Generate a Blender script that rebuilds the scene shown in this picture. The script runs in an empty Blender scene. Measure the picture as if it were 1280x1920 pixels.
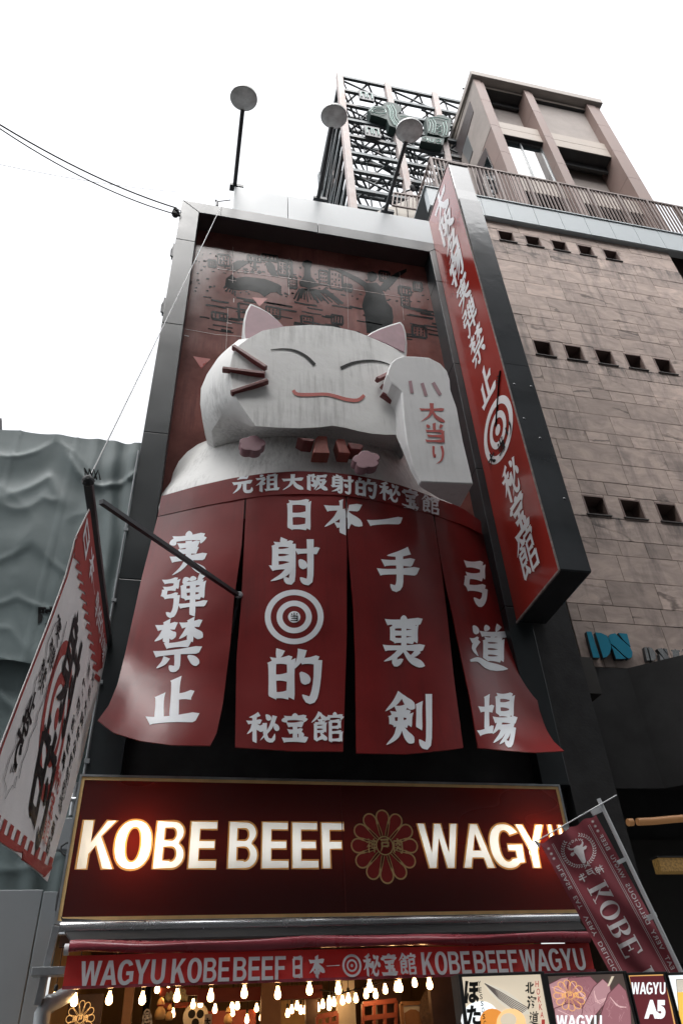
import bpy, bmesh, math, random
from mathutils import Vector, Matrix, noise
from mathutils.bvhtree import BVHTree

S = bpy.context.scene
COL = S.collection
random.seed(7)
rad = math.radians

# ------------------------------------------------------------------ camera
FPX = 1353.7                                   # focal length in pixels of the 1280x1920 photograph
YAW, PITCH, ROLL = rad(14.157), rad(37.617), rad(-3.310)
CAM = Vector((0, 0, 1.6))
_f = Vector((math.sin(YAW)*math.cos(PITCH), math.cos(YAW)*math.cos(PITCH), math.sin(PITCH)))
_r0 = Vector((math.cos(YAW), -math.sin(YAW), 0)); _u0 = _r0.cross(_f)
AR = math.cos(ROLL)*_r0 + math.sin(ROLL)*_u0
AU = -math.sin(ROLL)*_r0 + math.cos(ROLL)*_u0
cd = bpy.data.cameras.new('camera'); cam = bpy.data.objects.new('camera', cd); COL.objects.link(cam)
cd.sensor_fit = 'VERTICAL'; cd.sensor_height = 36; cd.sensor_width = 24; cd.lens = FPX*36/1920
cd.clip_end = 500; cd.clip_start = .05
cam.matrix_world = Matrix(((AR.x, AU.x, -_f.x, CAM.x), (AR.y, AU.y, -_f.y, CAM.y), (AR.z, AU.z, -_f.z, CAM.z), (0, 0, 0, 1)))
S.camera = cam

# ------------------------------------------------------------------ world, sun, exposure
SUN_EL, SUN_ROT = rad(62), rad(205)
w = bpy.data.worlds.new("World"); S.world = w; w.use_nodes = True
nt = w.node_tree; nt.nodes.clear()
o_ = nt.nodes.new('ShaderNodeOutputWorld'); bg = nt.nodes.new('ShaderNodeBackground')
sky = nt.nodes.new('ShaderNodeTexSky'); sky.sky_type = 'NISHITA'; sky.sun_disc = False
sky.sun_elevation = SUN_EL; sky.sun_rotation = SUN_ROT; sky.dust_density = 6; sky.air_density = 1.2
hs = nt.nodes.new('ShaderNodeHueSaturation'); hs.inputs['Saturation'].default_value = .13; hs.inputs['Value'].default_value = 1.25
nt.links.new(sky.outputs[0], hs.inputs['Color']); nt.links.new(hs.outputs[0], bg.inputs['Color'])
bg.inputs['Strength'].default_value = .15
nt.links.new(bg.outputs[0], o_.inputs[0])
sd = bpy.data.lights.new('sun', 'SUN'); sd.energy = .5; sd.angle = rad(70); sd.color = (1, .97, .93)
so = bpy.data.objects.new('sun', sd); COL.objects.link(so)
_sdir = Vector((math.sin(SUN_ROT)*math.cos(SUN_EL), math.cos(SUN_ROT)*math.cos(SUN_EL), math.sin(SUN_EL)))
so.rotation_euler = _sdir.to_track_quat('Z', 'Y').to_euler(); so.location = (0, -5, 60)
S.view_settings.view_transform = 'Standard'; S.view_settings.look = 'None'
S.view_settings.exposure = 1.3; S.view_settings.gamma = 1.0
S.render.engine = 'CYCLES'; S.cycles.use_denoising = True; S.cycles.max_bounces = 8
S.cycles.sample_clamp_indirect = 6

# ------------------------------------------------------------------ helpers: pixel of the photo -> point on a real plane
def ray(px, py): return AR*((px-640)/FPX) - AU*((py-960)/FPX) + _f
def at(px, py, Y):
    d = ray(px, py); return CAM + d*((Y-CAM.y)/d.y)
def atx(px, py, X):
    d = ray(px, py); return CAM + d*(X/d.x)
def atz(px, py, Z):
    d = ray(px, py); return CAM + d*((Z-CAM.z)/d.z)
def lerp(a, b, t): return a+(b-a)*t
def polyat(pts, t):
    """point at fraction t (by length) of a 2D polyline"""
    L = [math.dist(a, b) for a, b in zip(pts, pts[1:])]; T = sum(L)*min(max(t, 0), 1)
    for i, l in enumerate(L):
        if T <= l or i == len(L)-1:
            k = T/l if l else 0
            return tuple(lerp(a, b, k) for a, b in zip(pts[i], pts[i+1]))
        T -= l
def catmull(pts, n):
    out = []
    P = [pts[0]]+list(pts)+[pts[-1]]
    m = len(pts)-1
    for k in range(n+1):
        s = k/n*m; i = min(int(s), m-1); t = s-i
        a, b, c, d = P[i], P[i+1], P[i+2], P[i+3]
        out.append(tuple(.5*((2*b[q])+(-a[q]+c[q])*t+(2*a[q]-5*b[q]+4*c[q]-d[q])*t*t+(-a[q]+3*b[q]-3*c[q]+d[q])*t**3) for q in range(len(b))))
    return out

class MB:
    def __init__(s): s.v = []; s.f = []
    def add(s, vs, fs):
        n = len(s.v); s.v += [tuple(p) for p in vs]; s.f += [tuple(i+n for i in f) for f in fs]; return s
    def quad(s, a, b, c, d): return s.add([a, b, c, d], [(0, 1, 2, 3)])
    def box(s, x0, x1, y0, y1, z0, z1):
        v = [(x, y, z) for x in (x0, x1) for y in (y0, y1) for z in (z0, z1)]
        return s.add(v, [(0, 1, 3, 2), (4, 6, 7, 5), (0, 4, 5, 1), (2, 3, 7, 6), (0, 2, 6, 4), (1, 5, 7, 3)])
    def bar(s, a, b, w, h=None, up=(0, 0, 1)):
        a = Vector(a); b = Vector(b); h = h or w; d = (b-a).normalized()
        up = Vector(up)
        if abs(d.dot(up)) > .97: up = Vector((0, 1, 0))
        x = d.cross(up).normalized(); y = x.cross(d).normalized()
        v = []
        for p in (a, b):
            for i, j in ((-1, -1), (1, -1), (1, 1), (-1, 1)): v.append(p+x*i*w/2+y*j*h/2)
        return s.add(v, [(3, 2, 1, 0), (4, 5, 6, 7), (0, 1, 5, 4), (1, 2, 6, 5), (2, 3, 7, 6), (3, 0, 4, 7)])
    def tube(s, pts, r, n=8, cap=True):
        pts = [Vector(p) for p in pts]; rr = r if isinstance(r, (list, tuple)) else [r]*len(pts)
        vs = []; fs = []; up = None
        for i, p in enumerate(pts):
            d = (pts[min(i+1, len(pts)-1)]-pts[max(i-1, 0)]).normalized()
            if up is None: up = Vector((0, 0, 1)) if abs(d.z) < .9 else Vector((0, 1, 0))
            x = d.cross(up).normalized(); y = x.cross(d).normalized(); up = y
            for k in range(n):
                a = 2*math.pi*k/n; vs.append(p+x*math.cos(a)*rr[i]+y*math.sin(a)*rr[i])
        for i in range(len(pts)-1):
            for k in range(n): fs.append((i*n+k, i*n+(k+1) % n, (i+1)*n+(k+1) % n, (i+1)*n+k))
        if cap: fs += [tuple(range(n))[::-1], tuple((len(pts)-1)*n+k for k in range(n))]
        return s.add(vs, fs)
    def lathe(s, c, ax, prof, n=16):
        """prof: (radius, distance along ax)"""
        c = Vector(c); ax = Vector(ax).normalized()
        x = ax.orthogonal().normalized(); y = ax.cross(x)
        vs = []; fs = []
        for r, h in prof:
            for k in range(n):
                a = 2*math.pi*k/n; vs.append(c+ax*h+(x*math.cos(a)+y*math.sin(a))*max(r, 1e-4))
        m = len(prof)
        for i in range(m-1):
            for k in range(n): fs.append((i*n+k, i*n+(k+1) % n, (i+1)*n+(k+1) % n, (i+1)*n+k))
        fs += [tuple(range(n))[::-1], tuple((m-1)*n+k for k in range(n))]
        return s.add(vs, fs)
    def prism(s, poly, off):
        """closed polygon of 3D points extruded by the vector off"""
        n = len(poly); off = Vector(off); v = [Vector(p) for p in poly]
        return s.add(v+[p+off for p in v], [tuple(range(n)), tuple(range(2*n-1, n-1, -1))]+[(i, (i+1) % n, n+(i+1) % n, n+i) for i in range(n)])
    def loft(s, rings, cap0=True, cap1=True):
        n = len(rings[0]); vs = [p for r in rings for p in r]; fs = []
        for i in range(len(rings)-1):
            for k in range(n): fs.append((i*n+k, i*n+(k+1) % n, (i+1)*n+(k+1) % n, (i+1)*n+k))
        if cap0: fs.append(tuple(range(n))[::-1])
        if cap1: fs.append(tuple((len(rings)-1)*n+k for k in range(n)))
        return s.add(vs, fs)
    def grid(s, G):
        m = len(G[0]); vs = [p for r in G for p in r]
        return s.add(vs, [(i*m+j, i*m+j+1, (i+1)*m+j+1, (i+1)*m+j) for i in range(len(G)-1) for j in range(m-1)])
    def sheet(s, G, off):
        """a grid of points with a real thickness off behind it"""
        off = Vector(off); H = [[Vector(p)+off for p in r] for r in G]
        n, m = len(G), len(G[0]); b = n*m
        vs = [p for r in G for p in r]+[p for r in H for p in r]; fs = []
        for i in range(n-1):
            for j in range(m-1):
                a, q, c, d = i*m+j, i*m+j+1, (i+1)*m+j+1, (i+1)*m+j
                fs += [(a, q, c, d), (d+b, c+b, q+b, a+b)]
        for i in range(n-1):
            for j in (0, m-1): fs.append((i*m+j, (i+1)*m+j, (i+1)*m+j+b, i*m+j+b))
        for j in range(m-1):
            for i in (0, n-1): fs.append((i*m+j, i*m+j+1, i*m+j+1+b, i*m+j+b))
        return s.add(vs, fs)
    def bvh(s): return BVHTree.FromPolygons([Vector(p) for p in s.v], s.f)
    def build(s, name, m, parent=None, smooth=None, bevel=0, fix=True, attr=None):
        me = bpy.data.meshes.new(name); me.from_pydata([tuple(p) for p in s.v], [], s.f); me.update()
        if fix:
            b = bmesh.new(); b.from_mesh(me); bmesh.ops.recalc_face_normals(b, faces=b.faces); b.to_mesh(me); b.free()
        if smooth is not None:
            me.polygons.foreach_set('use_smooth', [True]*len(me.polygons)); me.set_sharp_from_angle(angle=rad(smooth))
        if attr:
            a = me.attributes.new('tone', 'FLOAT', 'FACE'); a.data.foreach_set('value', attr)
        me.materials.append(m)
        ob = bpy.data.objects.new(name, me); COL.objects.link(ob)
        if parent is not None: adopt(ob, parent)
        if bevel:
            bv = ob.modifiers.new('bevel', 'BEVEL'); bv.width = bevel; bv.segments = 2; bv.limit_method = 'ANGLE'
        return ob
def _world(o):
    return o.matrix_basis.copy() if o.parent is None else _world(o.parent) @ o.matrix_parent_inverse @ o.matrix_basis
def adopt(ob, parent):
    ob.parent = parent; ob.matrix_parent_inverse = _world(parent).inverted()
def tag(o, label, cat, group=None, kind=None):
    if label: o['label'] = label
    if cat: o['category'] = cat
    if group: o['group'] = group
    if kind: o['kind'] = kind
    return o
def thing(name, label, cat, loc=(0, 0, 0), group=None):
    o = bpy.data.objects.new(name, None); COL.objects.link(o); o.location = loc
    o.empty_display_size = .2
    return tag(o, label, cat, group)
def children(o): return [c for c in COL.objects if c.parent == o]
def copy_tree(o, loc, label=None):
    kids = children(o); c = o.copy(); COL.objects.link(c); c.location = loc
    if label: c['label'] = label
    for k in kids:
        d = k.copy(); COL.objects.link(d); d.parent = c
    return c

# ------------------------------------------------------------------ materials
def pmat(name, col, rough=.55, metal=0, var=.15, scale=2.5, bump=0., bscale=18, coat=0, streak=0., streakcol=(.03, .03, .03), rvar=.12, emit=None, spec=.5, bdist=.02, streakw=(7, 7, .5)):
    m = bpy.data.materials.new(name); m.use_nodes = True; t = m.node_tree; L = t.links
    b = t.nodes['Principled BSDF']
    tc = t.nodes.new('ShaderNodeTexCoord')
    n = t.nodes.new('ShaderNodeTexNoise'); n.inputs['Scale'].default_value = scale; n.inputs['Detail'].default_value = 6; n.inputs['Roughness'].default_value = .62
    L.new(tc.outputs['Object'], n.inputs['Vector'])
    r = t.nodes.new('ShaderNodeValToRGB')
    r.color_ramp.elements[0].position = .3; r.color_ramp.elements[1].position = .7
    r.color_ramp.elements[0].color = (*[c*(1-var) for c in col], 1); r.color_ramp.elements[1].color = (*[min(1, c*(1+var)) for c in col], 1)
    L.new(n.outputs[0], r.inputs[0]); last = r.outputs[0]
    if streak:
        mp = t.nodes.new('ShaderNodeMapping'); mp.inputs['Scale'].default_value = streakw
        L.new(tc.outputs['Object'], mp.inputs[0])
        n2 = t.nodes.new('ShaderNodeTexNoise'); n2.inputs['Scale'].default_value = 1.6; n2.inputs['Detail'].default_value = 5; n2.inputs['Roughness'].default_value = .7
        L.new(mp.outputs[0], n2.inputs['Vector'])
        n3 = t.nodes.new('ShaderNodeTexNoise'); n3.inputs['Scale'].default_value = .9; n3.inputs['Detail'].default_value = 3
        L.new(tc.outputs['Object'], n3.inputs['Vector'])
        mu = t.nodes.new('ShaderNodeMath'); mu.operation = 'MULTIPLY'; L.new(n2.outputs[0], mu.inputs[0]); L.new(n3.outputs[0], mu.inputs[1])
        r2 = t.nodes.new('ShaderNodeValToRGB'); r2.color_ramp.elements[0].position = .25; r2.color_ramp.elements[1].position = .42
        r2.color_ramp.elements[1].color = (streak, streak, streak, 1)
        L.new(mu.outputs[0], r2.inputs[0])
        mx = t.nodes.new('ShaderNodeMixRGB'); mx.inputs[2].default_value = (*streakcol, 1)
        L.new(r2.outputs[0], mx.inputs[0]); L.new(last, mx.inputs[1]); last = mx.outputs[0]
    L.new(last, b.inputs['Base Color'])
    mr = t.nodes.new('ShaderNodeMapRange'); mr.inputs['To Min'].default_value = max(.02, rough-rvar); mr.inputs['To Max'].default_value = min(1, rough+rvar)
    L.new(n.outputs[0], mr.inputs[0]); L.new(mr.outputs[0], b.inputs['Roughness'])
    b.inputs['Metallic'].default_value = metal; b.inputs['Coat Weight'].default_value = coat; b.inputs['Coat Roughness'].default_value = .06
    b.inputs['Specular IOR Level'].default_value = spec
    if bump:
        nb = t.nodes.new('ShaderNodeTexNoise'); nb.inputs['Scale'].default_value = bscale; nb.inputs['Detail'].default_value = 5
        L.new(tc.outputs['Object'], nb.inputs['Vector'])
        bp = t.nodes.new('ShaderNodeBump'); bp.inputs['Strength'].default_value = bump; bp.inputs['Distance'].default_value = bdist
        L.new(nb.outputs[0], bp.inputs['Height']); L.new(bp.outputs[0], b.inputs['Normal']); L.new(bp.outputs[0], b.inputs['Coat Normal'])
    if emit:
        b.inputs['Emission Color'].default_value = (*emit[:3], 1); b.inputs['Emission Strength'].default_value = emit[3]
    return m
def lightbox(name, col, strength):
    return pmat(name, col, .3, var=.06, emit=(*col, strength))
M = {}
M['frame'] = pmat('grey_painted_metal', (.017, .022, .025), .36, 0, .22, 1.2, .08, 3, spec=.42, streak=.5, streakcol=(.02, .024, .026))
M['black_wall'] = pmat('black_painted_wall', (.040, .040, .041), .6, 0, .3, 2, .15, 30, spec=.15)
M['soffit'] = pmat('dark_soffit_and_shade', (.035, .022, .022), .5, 0, .2, 2)
M['mural'] = pmat('mural_red_panel', (.16, .058, .049), .2, 0, .45, .9, .03, 2, spec=.26, streak=.5, streakcol=(.05, .02, .02))
M['mural_black'] = pmat('mural_black_paint', (.006, .009, .010), .2, 0, .3, 3, spec=.16)
M['mural_red'] = pmat('mural_triangle_red', (.35, .05, .04), .3, 0, .15, 3)
M['mural_line'] = pmat('mural_seam_pale', (.42, .33, .31), .5, 0, .3, 6)
M['cat'] = pmat('weathered_white_plaster', (.70, .70, .69), .6, 0, .08, 1.3, .25, 9, streak=.42, streakcol=(.10, .095, .09), streakw=(11, 11, .7))
M['cat_paw'] = pmat('white_painted_board', (.64, .638, .64), .5, 0, .07, 1.6, .12, 8, streak=.25, streakcol=(.2, .19, .18))
M['pink'] = pmat('faded_pink_paint', (.36, .22, .25), .55, 0, .15, 3, .1, 12)
M['pink_dark'] = pmat('dusty_pink_paint', (.30, .165, .19), .55, 0, .15, 3)
M['brick_red'] = pmat('brick_red_paint', (.27, .062, .045), .5, 0, .2, 4, .1, 12, streak=.4)
M['maroon'] = pmat('maroon_wood', (.14, .028, .026), .45, 0, .2, 5, .1, 12)
M['line_red'] = pmat('coral_red_paint', (.46, .075, .055), .5, 0, .12, 4)
M['ink'] = pmat('black_ink', (.012, .012, .013), .6, 0, .2, 5, spec=.12)
M['ink_red'] = pmat('red_ink', (.40, .045, .035), .5, 0, .15, 5)
M['skirt'] = pmat('glossy_red_sheet', (.15, .010, .010), .34, 0, .25, .8, .08, 2.2, coat=.05, spec=.28, streak=.35, streakcol=(.05, .006, .006), rvar=.06, bdist=.05)
M['white_vinyl'] = pmat('pale_grey_vinyl', (.72, .75, .79), .45, 0, .06, 3)
M['sign_red'] = pmat('glossy_sign_red', (.27, .026, .019), .18, 0, .08, .8, .02, 1.5, coat=.15, rvar=.03)
M['sign_white'] = pmat('sign_white_film', (.78, .78, .80), .35, 0, .05, 3)
M['sign_metal'] = pmat('dark_sign_metal', (.045, .05, .055), .17, .35, .2, 1.3, .10, 4, coat=.5, rvar=.05)
M['sign_edge'] = pmat('chipped_edge', (.2, .16, .15), .6, 0, .5, 12)
M['parapet'] = pmat('white_metal_sheet', (.42, .45, .47), .45, 0, .06, 1.2, streak=.2, streakcol=(.4, .42, .43))
M['lamp_disc'] = pmat('grey_lamp_glass', (.66, .69, .69), .35, 0, .35, 4)
M['lamp_shell'] = pmat('pale_lamp_shell', (.45, .47, .47), .5, 0, .15, 6)
M['pole'] = pmat('dark_steel', (.028, .03, .034), .45, .2, .2, 6)
M['coping'] = pmat('grey_coping_panel', (.36, .40, .42), .4, 0, .08, .9, streak=.15, streakcol=(.35, .38, .39))
M['stonebox'] = pmat('beige_roof_box', (.42, .39, .345), .65, 0, .1, 2, .1, 25)
M['tower_pillar'] = pmat('pink_brown_tile', (.185, .128, .112), .6, 0, .10, 1.2, .08, 30)
M['tower_beam'] = pmat('beige_tile', (.31, .265, .228), .6, 0, .09, 1.5, .08, 30)
M['tower_wall'] = pmat('taupe_stucco', (.25, .218, .20), .75, 0, .14, 1.6, .3, 22)
M['tower_roof'] = pmat('grey_taupe_slab', (.27, .24, .22), .7, 0, .08, 2)
M['joint'] = pmat('dark_joint', (.06, .045, .04), .8)
M['glass'] = pmat('window_glass', (.012, .016, .018), .04, 0, .1, 2, coat=1, rvar=.02, spec=1.0)
M['alu'] = pmat('window_aluminium', (.16, .17, .175), .4, .5, .1, 5)
M['rail'] = pmat('brown_railing_metal', (.14, .10, .088), .5, .1, .15, 5)
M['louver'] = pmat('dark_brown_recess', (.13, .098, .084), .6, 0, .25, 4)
M['sill'] = pmat('dark_sill', (.05, .042, .04), .6, 0, .2, 6)
M['steel'] = pmat('teal_grey_steel', (.045, .058, .064), .5, .3, .25, 4, streak=.5, streakcol=(.12, .06, .04))
M['rust'] = pmat('rust_stained_post', (.30, .26, .25), .6, 0, .25, 2.5, streak=.55, streakcol=(.30, .13, .09))
M['neon_box'] = pmat('neon_box_dark_green', (.010, .030, .026), .65, 0, .3, 4)
M['neon'] = pmat('unlit_neon_tube', (.06, .17, .14), .2, 0, .15, 6)
M['tarp'] = pmat('blue_grey_tarpaulin', (.115, .155, .16), .55, 0, .10, 1.5, .10, 3, rvar=.08, bdist=.04)
M['hoard'] = pmat('white_steel_hoarding', (.25, .27, .285), .45, 0, .06, 1, streak=.15, streakcol=(.3, .31, .32))
M['steelpipe'] = pmat('galvanised_pipe', (.42, .44, .46), .35, .7, .2, 5, .05, 30)
M['banner'] = pmat('white_banner_cloth', (.74, .71, .705), .8, 0, .08, 2, .1, 60)
M['banner_red'] = pmat('red_banner_print', (.33, .035, .028), .75, 0, .1, 2)
M['pole_white'] = pmat('white_plastic_pole', (.66, .68, .70), .4, 0, .06, 4)
M['flag'] = pmat('burgundy_flag_cloth', (.34, .065, .085), .75, 0, .1, 3, .12, 90)
M['flag_print'] = pmat('flag_white_print', (.85, .80, .81), .7, 0, .06, 5)
M['gold'] = pmat('gold_trim', (.85, .58, .26), .5, 0, .12, 5)
M['awning'] = pmat('maroon_awning_vinyl', (.32, .05, .07), .28, 0, .15, 2, .2, 4, coat=.4)
M['silver'] = pmat('silver_roller_tube', (.55, .57, .59), .25, .85, .12, 3)
M['cable'] = pmat('black_cable', (.02, .021, .023), .6)
M['wire'] = pmat('pale_wire', (.45, .46, .47), .5)
M['asphalt'] = pmat('asphalt_paving', (.06, .06, .06), .85, 0, .3, 6, .3, 60)
M['concrete'] = pmat('grey_facade', (.20, .195, .19), .7, 0, .2, .5, .1, 8)
M['wood'] = pmat('warm_wood', (.30, .15, .065), .5, 0, .25, 3, .1, 20)
M['wood_dark'] = pmat('dark_wood', (.07, .035, .022), .5, 0, .3, 3, .1, 20)
M['ochre'] = pmat('ochre_wall', (.36, .23, .10), .7, 0, .15, 2)
M['room_red'] = pmat('red_painted_beam', (.33, .055, .03), .5, 0, .15, 2)
M['shelf_red'] = pmat('red_shelf_wood', (.38, .09, .05), .5, 0, .15, 4)
M['straw'] = pmat('woven_straw', (.10, .055, .03), .7, 0, .4, 30, .6, 60)
M['paper'] = pmat('paper_white', (.62, .58, .5), .7, 0, .1, 5)
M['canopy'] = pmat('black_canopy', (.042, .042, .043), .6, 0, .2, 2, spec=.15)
M['canopy_panel'] = pmat('charcoal_panel', (.05, .047, .044), .6, 0, .2, 1, spec=.2)
M['ds_blue'] = pmat('teal_blue_letter', (.0, .21, .33), .35, 0, .06, 3)
M['ds_side'] = pmat('letter_return_dark', (.03, .035, .04), .4)
M['chrome'] = pmat('chrome_letter', (.55, .56, .56), .18, 1, .2, 8)
M['copper'] = pmat('copper_arc', (.30, .15, .07), .35, .2, .1, 4, emit=(.9, .45, .18, .05))
M['socket'] = pmat('black_socket', (.02, .018, .016), .5)
M['bulb'] = pmat('lit_bulb_glass', (.9, .8, .6), .2, emit=(1, .56, .23, 8))
M['lantern'] = pmat('gold_lantern', (.22, .13, .04), .5, 0, .9, 30, emit=(1, .6, .2, .03))

# stone cladding: base colour varies slab by slab (face attribute), with cleft veins
def stone_mat():
    m = bpy.data.materials.new('sandstone_cladding'); m.use_nodes = True; t = m.node_tree; L = t.links; N = t.nodes.new
    b = t.nodes['Principled BSDF']; tc = N('ShaderNodeTexCoord')
    a = N('ShaderNodeAttribute'); a.attribute_name = 'tone'
    mp = N('ShaderNodeMapping'); L.new(tc.outputs['Object'], mp.inputs[0])
    cb = N('ShaderNodeCombineXYZ'); mul = N('ShaderNodeMath'); mul.operation = 'MULTIPLY'; mul.inputs[1].default_value = 37
    L.new(a.outputs['Fac'], mul.inputs[0]); L.new(mul.outputs[0], cb.inputs[0]); L.new(mul.outputs[0], cb.inputs[2])
    va = N('ShaderNodeVectorMath'); va.operation = 'ADD'; L.new(mp.outputs[0], va.inputs[0]); L.new(cb.outputs[0], va.inputs[1])
    ns = N('ShaderNodeTexNoise'); ns.inputs['Scale'].default_value = 1.6; ns.inputs['Detail'].default_value = 8; ns.inputs['Roughness'].default_value = .62; ns.inputs['Distortion'].default_value = 1.2
    mp2 = N('ShaderNodeMapping'); mp2.inputs['Scale'].default_value = (1.0, 1, 2.1); mp2.inputs['Rotation'].default_value = (0, .35, 0)
    L.new(va.outputs[0], mp2.inputs[0]); L.new(mp2.outputs[0], ns.inputs['Vector'])
    wv = N('ShaderNodeTexWave'); wv.wave_type = 'BANDS'; wv.bands_direction = 'DIAGONAL'; wv.inputs['Scale'].default_value = .45; wv.inputs['Distortion'].default_value = 14; wv.inputs['Detail'].default_value = 5; wv.inputs['Detail Scale'].default_value = 1.1
    L.new(mp2.outputs[0], wv.inputs['Vector'])
    r1 = N('ShaderNodeValToRGB'); e = r1.color_ramp.elements
    e[0].position = .28; e[0].color = (.29, .232, .208, 1); e[1].position = .72; e[1].color = (.54, .425, .372, 1)
    L.new(ns.outputs[0], r1.inputs[0])
    r2 = N('ShaderNodeValToRGB'); e = r2.color_ramp.elements
    e[0].position = .0; e[0].color = (.20, .19, .19, 1); e[1].position = .10; e[1].color = (1, 1, 1, 1)
    L.new(wv.outputs[0], r2.inputs[0])
    nm = N('ShaderNodeTexNoise'); nm.inputs['Scale'].default_value = .8; nm.inputs['Detail'].default_value = 4; L.new(va.outputs[0], nm.inputs['Vector'])
    rm = N('ShaderNodeValToRGB'); rm.color_ramp.elements[0].position = .53; rm.color_ramp.elements[1].position = .63; L.new(nm.outputs[0], rm.inputs[0])
    rms = N('ShaderNodeMath'); rms.operation = 'MULTIPLY'; rms.inputs[1].default_value = .8; L.new(rm.outputs[0], rms.inputs[0])
    m1 = N('ShaderNodeMixRGB'); m1.blend_type = 'MULTIPLY'; L.new(rms.outputs[0], m1.inputs[0]); L.new(r1.outputs[0], m1.inputs[1]); L.new(r2.outputs[0], m1.inputs[2])
    tr = N('ShaderNodeMapRange'); tr.inputs['To Min'].default_value = .80; tr.inputs['To Max'].default_value = 1.16; L.new(a.outputs['Fac'], tr.inputs[0])
    m2 = N('ShaderNodeMixRGB'); m2.blend_type = 'MULTIPLY'; m2.inputs[0].default_value = 1; L.new(m1.outputs[0], m2.inputs[1]); L.new(tr.outputs[0], m2.inputs[2])
    # rain stains running down
    mp3 = N('ShaderNodeMapping'); mp3.inputs['Scale'].default_value = (2.6, 1, .5); L.new(tc.outputs['Object'], mp3.inputs[0])
    n3 = N('ShaderNodeTexNoise'); n3.inputs['Scale'].default_value = 1.1; n3.inputs['Detail'].default_value = 6; n3.inputs['Roughness'].default_value = .7; L.new(mp3.outputs[0], n3.inputs['Vector'])
    r3 = N('ShaderNodeValToRGB'); r3.color_ramp.elements[0].position = .52; r3.color_ramp.elements[1].position = .72; r3.color_ramp.elements[1].color = (.62, .62, .62, 1); L.new(n3.outputs[0], r3.inputs[0])
    m3 = N('ShaderNodeMixRGB'); m3.inputs[2].default_value = (.085, .075, .075, 1); L.new(r3.outputs[0], m3.inputs[0]); L.new(m2.outputs[0], m3.inputs[1])
    # grime washed down below each row of openings
    sx = N('ShaderNodeSeparateXYZ'); L.new(tc.outputs['Object'], sx.inputs[0]); tot = None
    for z0 in (9.73, 14.35, 19.03):
        up = N('ShaderNodeMapRange'); up.inputs['From Min'].default_value = z0-.9; up.inputs['From Max'].default_value = z0; L.new(sx.outputs['Z'], up.inputs[0])
        lt = N('ShaderNodeMath'); lt.operation = 'LESS_THAN'; lt.inputs[1].default_value = z0; L.new(sx.outputs['Z'], lt.inputs[0])
        mm = N('ShaderNodeMath'); mm.operation = 'MULTIPLY'; L.new(up.outputs[0], mm.inputs[0]); L.new(lt.outputs[0], mm.inputs[1])
        if tot:
            a2 = N('ShaderNodeMath'); a2.operation = 'ADD'; L.new(tot, a2.inputs[0]); L.new(mm.outputs[0], a2.inputs[1]); tot = a2.outputs[0]
        else: tot = mm.outputs[0]
    mp4 = N('ShaderNodeMapping'); mp4.inputs['Scale'].default_value = (3.2, 1, .9); L.new(tc.outputs['Object'], mp4.inputs[0])
    n4 = N('ShaderNodeTexNoise'); n4.inputs['Scale'].default_value = 1.5; n4.inputs['Detail'].default_value = 6; n4.inputs['Roughness'].default_value = .7; L.new(mp4.outputs[0], n4.inputs['Vector'])
    r4 = N('ShaderNodeValToRGB'); r4.color_ramp.elements[0].position = .42; r4.color_ramp.elements[1].position = .68; L.new(n4.outputs[0], r4.inputs[0])
    m5 = N('ShaderNodeMath'); m5.operation = 'MULTIPLY'; L.new(r4.outputs[0], m5.inputs[0]); L.new(tot, m5.inputs[1])
    m4 = N('ShaderNodeMixRGB'); m4.inputs[2].default_value = (.07, .062, .062, 1); L.new(m5.outputs[0], m4.inputs[0]); L.new(m3.outputs[0], m4.inputs[1])
    L.new(m4.outputs[0], b.inputs['Base Color']); b.inputs['Roughness'].default_value = .75
    bp = N('ShaderNodeBump'); bp.inputs['Strength'].default_value = .25; bp.inputs['Distance'].default_value = .02
    ad = N('ShaderNodeMath'); ad.operation = 'MULTIPLY_ADD'; ad.inputs[1].default_value = .5; L.new(r2.outputs[0], ad.inputs[0]); L.new(ns.outputs[0], ad.inputs[2])
    L.new(ns.outputs[0], bp.inputs['Height']); L.new(bp.outputs[0], b.inputs['Normal'])
    return m
M['stone'] = stone_mat()
def translucent(name, front, back, rough=.35):
    m = bpy.data.materials.new(name); m.use_nodes = True; t = m.node_tree; L = t.links
    b = t.nodes['Principled BSDF']; out = t.nodes['Material Output']
    b.inputs['Base Color'].default_value = (*front, 1); b.inputs['Roughness'].default_value = rough
    nz = t.nodes.new('ShaderNodeTexNoise'); nz.inputs['Scale'].default_value = 1.5
    mr = t.nodes.new('ShaderNodeMapRange'); mr.inputs['To Min'].default_value = rough-.08; mr.inputs['To Max'].default_value = rough+.08
    L.new(nz.outputs[0], mr.inputs[0]); L.new(mr.outputs[0], b.inputs['Roughness'])
    tr = t.nodes.new('ShaderNodeBsdfTranslucent'); tr.inputs[0].default_value = (*back, 1)
    ad = t.nodes.new('ShaderNodeAddShader'); L.new(b.outputs[0], ad.inputs[0]); L.new(tr.outputs[0], ad.inputs[1])
    L.new(ad.outputs[0], out.inputs['Surface'])
    return m
M['valance'] = translucent('red_valance_cloth', (.42, .034, .03), (.26, .014, .010), .6)
M['valance_text'] = translucent('valance_grey_print', (.62, .63, .66), (.10, .09, .085), .6)
M['panel_back'] = translucent('backlit_maroon_acrylic', (.026, .008, .009), (.036, .0022, .0011), .3)
M['rim_back'] = translucent('backlit_gold_film', (.70, .46, .19), (.26, .105, .02), .4)
M['letter_back'] = translucent('backlit_white_acrylic', (.42, .42, .42), (.80, .77, .70), .4)

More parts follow.
